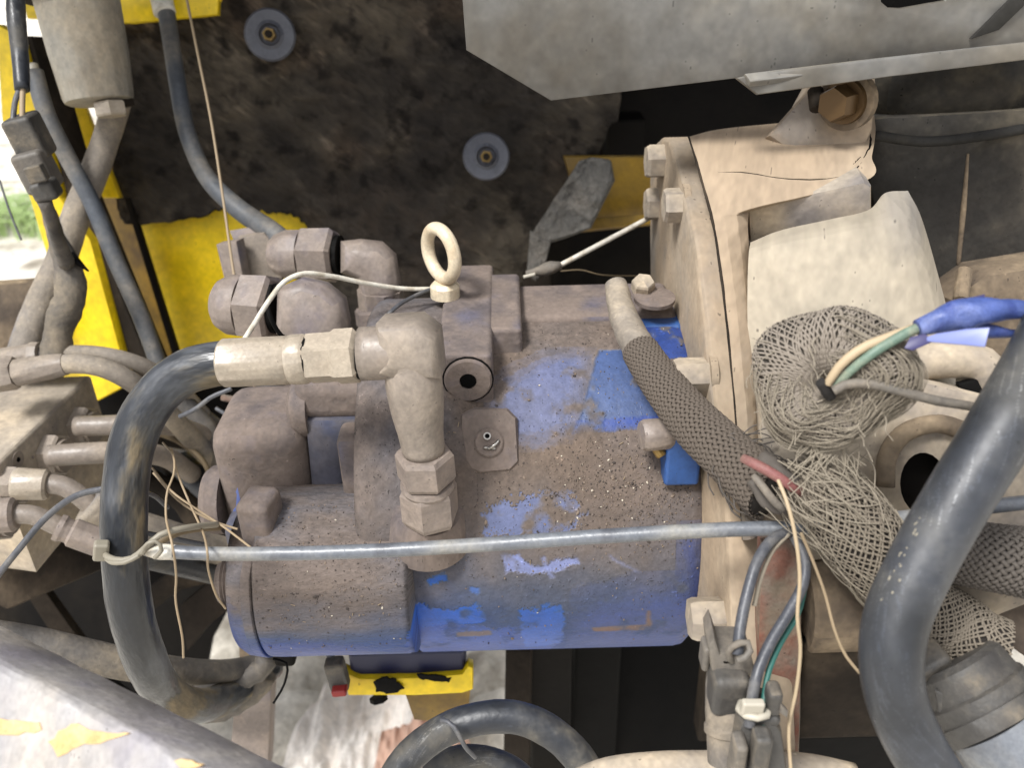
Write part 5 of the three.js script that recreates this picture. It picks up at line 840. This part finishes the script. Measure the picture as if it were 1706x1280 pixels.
{
  const t = thing('frayed_braided_sleeve', 'frayed braided sleeve running under the thick black hose to its mesh-covered end', 'braided sleeve', P(1420, 870, 0.5));
  const rows = [[1340, 786, 0.505], [1370, 812, 0.503], [1410, 862, 0.505], [1456, 926, 0.51], [1510, 990, 0.52], [1570, 1040, 0.525], [1620, 1075, 0.52], [1668, 1092, 0.515]];
  const w = [60, 120, 134, 128, 118, 122, 134, 118], S = tubeSurface(rows, w.map((x, i) => rOf(x, rows[i][2])));
  tag(mesh('strands', braid(S, 36, 1.1, 0.00062, 0.0004, { K: 200, flat: 0.5, wob: 0.008 }), M.strand, t), null, null, null, 'stuff');
  mesh('core', tubeG(rows.slice(2).map((r) => P(...r)), w.slice(2).map((x, i) => rOf(x, rows[i + 2][2]) * 0.93), { sides: 26 }), M.coreBrown, t);
  const fr = [];
  for (let i = 0; i < 120; i++) { const v = rnd(), [p, n] = S(rr(0.06, 0.3), v), q = S(clamp(rr(0.0, 0.12)), v + rr(-0.12, 0.12))[0].addScaledVector(n, rr(-0.002, 0.009)).addScaledVector(U, rr(-0.004, 0.012)).addScaledVector(R, rr(-0.02, 0.006)); fr.push([[p.addScaledVector(n, 0.0007), p.clone().lerp(q, 0.5).addScaledVector(n, rr(0.001, 0.005)), q], rr(0.00024, 0.00045)]); }
  for (let i = 0; i < 110; i++) { const v = rnd(), u = rr(0.05, 0.5), L = rr(0.05, 0.16), s = rr(-0.1, 0.1), line = []; for (let k = 0; k <= 4; k++) { const [p, n] = S(clamp(u + L * k / 4), (v + s * k / 4 + 1) % 1); line.push(p.addScaledVector(n, 0.0009 + 0.001 * Math.sin(k / 4 * 3.14))); } fr.push([line, rr(0.00024, 0.00042)]); }
  tag(mesh('loose_strands', hairs(fr), M.strandPale, t), null, null, null, 'stuff');
}
{
  const t = thing('woven_cable_sleeve', 'dark ribbed woven cable sleeve entering at the right edge behind the big hose', 'cable sleeve', P(1650, 930, 0.51));
  const rows = [[1540, 905, 0.52], [1600, 920, 0.515], [1660, 930, 0.51], [1760, 945, 0.51]], S = tubeSurface(rows, [96, 104, 110, 118].map((x) => rOf(x, 0.512)));
  mesh('core', ptube(rows, [92, 100, 106, 112], { sides: 26 }), M.core, t);
  tag(mesh('strands', braid(S, 24, 0.75, 0.0013, 0.0007, { K: 120 }), M.strandDark, t), null, null, null, 'stuff');
}
// taped wires coming out of the ball
{
  const t = thing('taped_wires', 'green and cream wires bound in crumpled blue tape, pointing to the right edge', 'wire bundle', P(1390, 640, 0.462));
  mesh('green_wire', ptube([[1392, 646, 0.463], [1412, 622, 0.458], [1446, 594, 0.452], [1490, 566, 0.45], [1536, 544, 0.45], [1580, 532, 0.45]], [15, 16, 17, 18, 20], { sides: 14 }), M.greenWire, t);
  mesh('cream_wire', ptube([[1378, 640, 0.463], [1400, 608, 0.457], [1436, 580, 0.453], [1480, 562, 0.453], [1530, 544, 0.454]], [14, 16, 16, 15], { sides: 14 }), M.paleWire, t);
  mesh('tape_wrap', ptube([[1528, 548, 0.449], [1560, 536, 0.448], [1604, 524, 0.447], [1640, 518, 0.447], [1690, 516, 0.448], [1760, 512, 0.448]], [30, 44, 52, 46, 34, 24, 22], { sides: 22, bumpy: 0.13, freq: 13, seg: 90 }), M.tape, t);
  const sheet = (rows, d, nx, mat, nm) => mesh(nm, plate(rows, P(rows[0][0], rows[0][1], d), toEye(P(...rows[0], d)).addScaledVector(R, nx).addScaledVector(U, 0.3), 0.0006, { bevel: 0.0002 }), mat, t);
  sheet([[1532, 566], [1560, 556], [1610, 548], [1648, 546], [1640, 578], [1600, 574], [1552, 570]], 0.446, -0.3, M.tapePale, 'tape_flap');
  sheet([[1546, 526], [1600, 500], [1640, 490], [1642, 506], [1600, 516], [1560, 532]], 0.452, 0.3, M.tapeDark, 'tape_flap');
  sheet([[1516, 562], [1540, 556], [1556, 568], [1520, 584], [1506, 580]], 0.446, 0.2, M.tapeDark, 'tape_flap');
  mesh('tape_tail', ptube([[1604, 548, 0.451], [1650, 552, 0.452], [1680, 556, 0.455], [1720, 552, 0.46]], [30, 24, 14, 10], { sides: 14, bumpy: 0.1 }), M.tape, t);
}
one('grey_lead', 'grey lead running from the frayed ball to the right behind the big hose', 'wire', ptube([[1388, 652, 0.46], [1410, 640, 0.458], [1450, 640, 0.456], [1500, 652, 0.456], [1560, 668, 0.457], [1610, 676, 0.46], [1680, 690, 0.465]], [16, 17, 16, 15], { sides: 12, bumpy: 0.04 }), M.plasticPale);
one('dusty_sheath', 'dark dusty sheath inside the frayed ball around the wires', 'sheath', ptube([[1384, 662, 0.47], [1374, 648, 0.466], [1366, 636, 0.463]], [18, 20, 16], { sides: 12, bumpy: 0.1 }), M.core);
// conduit fitting at the lower right corner
{
  const t = thing('conduit_fitting', 'grey plastic conduit fitting with coupling ring at the bottom right corner', 'conduit fitting', P(1620, 1180, 0.5));
  const a = P(1600, 1120, 0.505), b = P(1680, 1230, 0.49), e = P(1770, 1350, 0.48), r = (w) => rOf(w, 0.495);
  mesh('collar', lathe(P(1585, 1098, 0.508), P(1650, 1192, 0.497), [[0, 0], [0, r(140)], [0.1, r(160)], [0.5, r(170)], [0.55, r(182)], [0.9, r(182)], [1, r(150)], [1, 0]], 14), M.plastic, t);
  mesh('ring', lathe(P(1640, 1178, 0.498), P(1660, 1206, 0.494), [[0, 0], [0, r(190)], [0.5, r(196)], [1, r(190)], [1, 0]], 40), M.plastic, t);
  mesh('sleeve', lathe(P(1655, 1198, 0.495), e, [[0, 0], [0, r(176)], [1, r(186)], [1, 0]], 40), M.pipe, t);
  mesh('cap_lug', fbox(1530, 1112, 1590, 1150, 0.497, 0.02, 0.004, 0.2, 0.5), M.plastic, t);
  mesh('side_plate', plate([[1556, 1150], [1600, 1165], [1660, 1260], [1680, 1300], [1580, 1300]], P(1600, 1220, 0.487), V(-0.4, 0.3, 0.85), 0.006), M.plastic, t);
}
one('dark_bracket', 'dark metal bracket at the right edge between the woven sleeve and the conduit fitting', 'bracket', plate([[1628, 1010], [1700, 990], [1760, 1000], [1760, 1130], [1700, 1090], [1660, 1060]], P(1690, 1050, 0.535), V(-0.1, 0.3, 0.9), 0.01), M.brownCast);
// ---------------------------------------------------------------- connectors below the flange
{
  const t = thing('barrel_connector', 'dusty grey barrel connector with a hooked clip beneath the lowest flange bolt', 'connector', P(1210, 1250, 0.5));
  const a = P(1212, 1100, 0.505), b = P(1214, 1270, 0.505), r = (w) => rOf(w, 0.505);
  mesh('barrel', lathe(a, b, [[0, 0], [0, r(66)], [0.25, r(74)], [0.5, r(76)], [0.62, r(74)], [0.64, r(80)], [0.7, r(80)], [0.72, r(72)], [1, r(70)], [1, 0]], 30), M.plasticPale, t);
  mesh('housing', plate([[1180, 1078], [1190, 1062], [1200, 1092], [1252, 1094], [1256, 1112], [1246, 1140], [1192, 1140], [1184, 1112]], P(1215, 1110, 0.488), V(-0.1, 0.2, 1), 0.026, { holes: [[[1200, 1098], [1222, 1100], [1220, 1110], [1202, 1110]]], bevel: 0.0015 }), M.plasticPale, t);
  mesh('side_tab', fbox(1171, 1084, 1184, 1122, 0.492, 0.012, 0.003), M.plasticPale, t);
  mesh('front_panel', fbox(1188, 1140, 1250, 1200, 0.487, 0.02, 0.005), M.plastic, t);
  mesh('hook', tubeG(pts([[1218, 1102, 0.487], [1214, 1084, 0.482], [1226, 1074, 0.478], [1244, 1070, 0.478], [1250, 1080, 0.477], [1244, 1094, 0.476], [1228, 1100, 0.477]]), rOf(12, 0.48), { sides: 10 }), M.plasticPale, t);
}
{
  const t = thing('latch_connector', 'dark grey latched plug connector at the bottom edge with two cables entering it', 'connector', P(1265, 1280, 0.48));
  mesh('body', plate([[1234, 1206], [1250, 1198], [1290, 1200], [1304, 1222], [1316, 1310], [1222, 1310], [1220, 1262]], P(1266, 1240, 0.482), V(-0.05, 0.25, 1), 0.024, { bevel: 0.004 }), M.plastic, t);
  mesh('latch', fbox(1254, 1238, 1284, 1310, 0.474, 0.012, 0.003), M.plastic, t);
  mesh('latch_step', fbox(1257, 1236, 1281, 1250, 0.471, 0.008, 0.002), M.plasticPale, t);
  mesh('shoulder', fbox(1240, 1200, 1302, 1214, 0.478, 0.02, 0.003), M.plastic, t);
  mesh('shoulder', fbox(1222, 1250, 1244, 1310, 0.477, 0.014, 0.003), M.plasticPale, t);
}
one('cable', 'left black cable dropping from the conduit into the hooked clip', ...['cable', ptube([[1318, 886, 0.515], [1290, 896, 0.508], [1264, 930, 0.5], [1247, 980, 0.494], [1234, 1040, 0.487], [1228, 1092, 0.482]], 19, { sides: 16 }), M.greyCable]);
one('cable', 'right black cable bending down from the conduit into the latched plug', ...['cable', ptube([[1322, 892, 0.515], [1340, 930, 0.508], [1338, 972, 0.502], [1314, 1020, 0.496], [1284, 1070, 0.49], [1262, 1120, 0.484], [1252, 1170, 0.48], [1248, 1212, 0.478]], 19, { sides: 16 }), M.greyCable]);
one('green_cable', 'dusty green wire lying beside the right black cable', 'wire', ptube([[1344, 960, 0.51], [1330, 1020, 0.503], [1300, 1072, 0.496], [1280, 1120, 0.488], [1272, 1170, 0.482], [1270, 1210, 0.48]], 10, { sides: 10 }), M.greenDark);
one('bare_wire', 'bare braided wire beside the left black cable', 'wire', ptube([[1314, 890, 0.51], [1288, 916, 0.507], [1268, 960, 0.502], [1256, 1010, 0.498]], 8, { sides: 8, bumpy: 0.15 }), M.strandPale);
{
  const t = thing('cable_clip', 'off-white cable clip closed round both cables above the latched plug', 'cable clip', P(1255, 1184, 0.472));
  const c = []; for (let i = 0; i <= 28; i++) { const a = i / 28 * 6.2832, o = P(1255, 1182, 0.48); c.push(o.addScaledVector(R, Math.cos(a) * 0.008).addScaledVector(F, Math.sin(a) * 0.0075).addScaledVector(U, Math.sin(a) * 0.002)); }
  const pos = tubeG(c, 0.002, { sides: 10, caps: false }); mesh('band', pos, M.clip, t); mesh('label_face', fbox(1236, 1175, 1274, 1195, 0.472, 0.005, 0.0015, 0, -0.06), M.clip, t);
  mesh('clasp', fbox(1280, 1160, 1304, 1198, 0.474, 0.012, 0.003), M.plastic, t); mesh('clasp_tail', plate([[1300, 1172], [1314, 1186], [1312, 1198], [1300, 1190]], P(1306, 1186, 0.474), V(0.1, 0.3, 1), 0.003), M.plasticPale, t);
}
// ---------------------------------------------------------------- connector and loom at the upper left
{
  const t = thing('plug_connector', 'grey two-part plug connector hanging at the far left in front of the yellow post', 'connector', P(60, 340, 0.76));
  mesh('upper_shell', fbox(14, 200, 66, 272, 0.76, 0.03, 0.004, 0.1, 0.2), M.plastic, t); mesh('lower_shell', fbox(28, 258, 82, 324, 0.765, 0.026, 0.004, 0.1, 0.2), M.plasticPale, t);
  mesh('latch', fbox(42, 278, 74, 306, 0.745, 0.01, 0.002, 0.1, 0.2), M.plastic, t); mesh('tail', fbox(50, 306, 92, 338, 0.762, 0.02, 0.004, 0.1, 0.2), M.plastic, t);
}
one('wire_sheath', 'black wire sheath coming down from the top left corner to the plug connector', 'wire sheath', ptube([[26, -40, 0.78], [28, 30, 0.775], [34, 90, 0.77], [38, 150, 0.765]], [28, 30, 27, 24], { sides: 16, bumpy: 0.03 }), M.rubber);
one('plug_lead', 'left thin grey lead between the wire sheath and the plug connector', 'wire', ptube([[34, 146, 0.765], [26, 170, 0.763], [22, 206, 0.76]], 9, { sides: 10 }), M.greyCable);
one('plug_lead', 'right thin tan lead between the wire sheath and the plug connector', 'wire', ptube([[39, 146, 0.765], [38, 172, 0.763], [38, 206, 0.76]], 9, { sides: 10 }), M.tanWire);
one('loom_tail', 'twisted wire loom leaving the underside of the plug connector', 'wire loom', ptube([[74, 334, 0.77], [86, 366, 0.785], [98, 404, 0.82], [112, 440, 0.845]], [22, 20, 24, 28], { sides: 12, bumpy: 0.12 }), M.rubberDusty);
one('stray_outdoor_wire', 'thin dark wire hanging against the bright light at the left edge', 'wire', ptube([[0, 300, 0.9], [16, 350, 0.9], [36, 400, 0.9]], 4, { sides: 6 }), M.greyCable);
// ---------------------------------------------------------------- things below the pump
{
  const t = thing('yellow_base_bracket', 'chipped yellow bracket with black smears beneath the pump', 'bracket', P(680, 1150, 0.84));
  mesh('blue_pad', fbox(582, 1088, 775, 1130, 0.80, 0.06, 0.004), M.navy, t);
  mesh('strip', plate([[572, 1120], [600, 1132], [700, 1130], [770, 1124], [780, 1110], [788, 1114], [788, 1150], [770, 1156], [690, 1160], [580, 1160]], P(680, 1140, 0.80), V(0, 0.2, 1), 0.01, { bevel: 0.002 }), M.yellow, t);
  mesh('leg', plate([[676, 1160], [784, 1150], [780, 1190], [750, 1206], [690, 1200]], P(730, 1180, 0.84), V(0.1, 0.1, 1), 0.02), M.yellowDirty, t);
  mesh('smear', [plate(ragged([[622, 1138], [636, 1130], [660, 1132], [674, 1148], [650, 1156], [626, 1154]], 6, 2.5), P(648, 1144, 0.797), V(0, 0.2, 1), 0.0012, { bevel: 0.0002 }), plate(ragged([[694, 1124], [730, 1126], [752, 1130], [748, 1138], [724, 1136], [700, 1132]], 6, 2), P(720, 1130, 0.797), V(0, 0.2, 1), 0.0012, { bevel: 0.0002 })], M.black, t);
  mesh('bolt', hexnut(P(630, 1160, 0.81), P(632, 1170, 0.81), rOf(30, 0.81)), M.black, t);
}
{
  const t = thing('red_tipped_plug', 'small grey plug with a dark red lower end hanging under the pump', 'plug', P(558, 1160, 0.76));
  mesh('shell', fbox(544, 1112, 576, 1156, 0.76, 0.014, 0.003, 0, 0.08), M.plastic, t); mesh('tip', fbox(552, 1154, 577, 1163, 0.758, 0.014, 0.002, 0, 0.08), M.redTip, t); mesh('lead', ptube([[556, 1116, 0.765], [553, 1100, 0.765], [548, 1084, 0.765]], 14, { sides: 8 }), M.greyCable, t);
}
one('drip_plug', 'small dark drain plug under the left corner of the pump', 'drain plug', fbox(455, 1090, 490, 1114, 0.73, 0.02, 0.004), M.dark);
// rubble, rag and plastic on the sunlit ground
function rock(x, y, s, label, cat = 'rock', name = 'rock', mat = M.rock, sq = 0.7) {
  const o = hitY(x, y, 0), g = new THREE.IcosahedronGeometry(s, 4), p = g.attributes.position, v = V(), k = rnd() * 5;
  for (let i = 0; i < p.count; i++) { v.fromBufferAttribute(p, i); const n = v.clone().normalize(), f = 1 + 0.5 * (smp(NF.g, n.x * 0.22 + k, n.y * 0.22 + n.z * 0.17) - 0.5) + 0.16 * (smp(NF.c, n.x * 0.2 + k, n.z * 0.2 + n.y * 0.1) - 0.5); v.multiplyScalar(f); v.y *= sq; p.setXYZ(i, v.x + o.x, v.y + o.y + s * sq * 0.5, v.z + o.z); }
  g.computeVertexNormals(); return one(name, label, cat, boxUV(crease(g, 0.5)), mat, 'rocks on the ground under the machine');
}
rock(340, 1235, 0.11, 'pale rock seen left of the square frame tube'); rock(372, 1080, 0.1, 'pale rock in the chink below the threaded plug'); rock(395, 1020, 0.07, 'small bright rock right beside the threaded plug'); rock(470, 1250, 0.1, 'pale rock just right of the square frame tube'); rock(500, 1160, 0.1, 'pale rock behind the red tipped plug'); rock(620, 1190, 0.08, 'small pale rock directly below the yellow bracket'); rock(845, 1240, 0.09, 'brownish rock behind the flat steel post'); rock(820, 1150, 0.08, 'rock high behind the flat steel post'); rock(580, 1290, 0.09, 'rock at the bottom edge under the white rag'); rock(400, 1290, 0.09, 'rock at the bottom edge behind the frame tube');
function cloth(rows, name, label, cat, mat, lift, k) {
  const c = rows.map(([x, y]) => hitY(x, y, lift)), N = 110, pos = [], uv = [], idx = [];
  for (let j = 0; j <= N; j++) for (let i = 0; i <= N; i++) { const a = c[0].clone().lerp(c[1], i / N), b = c[3].clone().lerp(c[2], i / N), p = a.lerp(b, j / N); p.y += 0.14 * (smp(NF.g, p.x * 1.3 + k, p.z * 0.5) - 0.35) + 0.11 * Math.abs(smp(NF.c, p.x * 0.8 + k, p.z * 0.25) - 0.5); pos.push(p.x, Math.max(0.01, p.y), p.z); uv.push(p.x, p.z); }
  for (let j = 0; j < N; j++) for (let i = 0; i < N; i++) { const a = j * (N + 1) + i; idx.push(a, a + N + 1, a + 1, a + 1, a + N + 1, a + N + 2); }
  const g = new THREE.BufferGeometry(); g.setAttribute('position', new THREE.Float32BufferAttribute(pos, 3)); g.setAttribute('uv', new THREE.Float32BufferAttribute(uv, 2)); g.setIndex(idx); g.computeVertexNormals(); return one(name, label, cat, g, mat);
}
cloth([[560, 1150], [760, 1170], [720, 1330], [440, 1330]], 'white_rag', 'crumpled white rag on the ground below the pump', 'rag', M.rag, 0.1, 0.2);
cloth([[640, 1240], [760, 1200], [800, 1330], [620, 1330]], 'pink_rag', 'dusty pinkish cloth on the ground beside the lower hose', 'rag', new THREE.MeshPhysicalMaterial({ color: new THREE.Color('rgb(196,160,140)'), roughness: 0.9 }), 0.16, 0.7);
{
  const t = thing('grass_tuft', 'small green grass tuft outside in the bright light at the left edge', 'grass tuft', hitY(10, 360, 0)), o = hitY(6, 385, 0), bl = [];
  for (let i = 0; i < 240; i++) { const b = o.clone().add(V(rr(-0.3, 0.25), 0, rr(-0.15, 0.15))), h = rr(0.08, 0.22); bl.push(tubeG([b, b.clone().add(V(rr(-0.03, 0.03), h * 0.6, rr(-0.03, 0.03))), b.clone().add(V(rr(-0.2, 0.2), h * 0.8, rr(-0.2, 0.2)))], [0.005, 0.004, 0.001], { sides: 4, seg: 4, caps: false })); }
  tag(mesh('blades', bl, plain([168, 190, 130], 0.9), t), null, null, null, 'stuff');
}
// blurred foreground beam, bottom left
{
  const t = thing('foreground_beam', 'blurred grey steel beam with chipped yellow paint in the bottom left corner', 'steel beam', P(100, 1220, 0.42));
  const o = P(100, 1220, 0.43), n = V(-0.15, 0.72, 0.68).normalize();
  mesh('top_face', (() => { const g = plate(ragged([[-120, 1040], [420, 1318], [420, 1460], [-120, 1460]], 40, 2), o, n, 0.05, { bevel: 0.004, raw: true }); return boxUV(crease(g, 0.9)); })(), M.beam = dirty({ base: [146, 143, 142], dust: [168, 160, 150], stain: [114, 111, 120], dustAmt: 0.45, stainAmt: 0.3, rough: 0.45, o: [0.4, 0.2] }, { tile: 0.2, bump: 0.001 }), t);
  const chip = (rows) => plate(ragged(rows, 12, 4), o.clone().addScaledVector(n, 0.0006), n, 0.0012, { bevel: 0.0004 });
  mesh('paint_flake', [chip([[-10, 1196], [66, 1204], [70, 1216], [30, 1226], [-10, 1224]]), chip([[80, 1236], [110, 1214], [130, 1206], [160, 1218], [216, 1222], [180, 1234], [140, 1240], [112, 1256], [96, 1262]]), chip([[290, 1268], [310, 1266], [340, 1274], [300, 1280]])], dirty({ base: [196, 160, 104], dust: [190, 170, 134], stain: [170, 140, 96], dustAmt: 0.4, stainAmt: 0.2, rough: 0.5 }, { tile: 0.1, bump: 0.0004 }), t);
}
renderer.render(scene, camera);
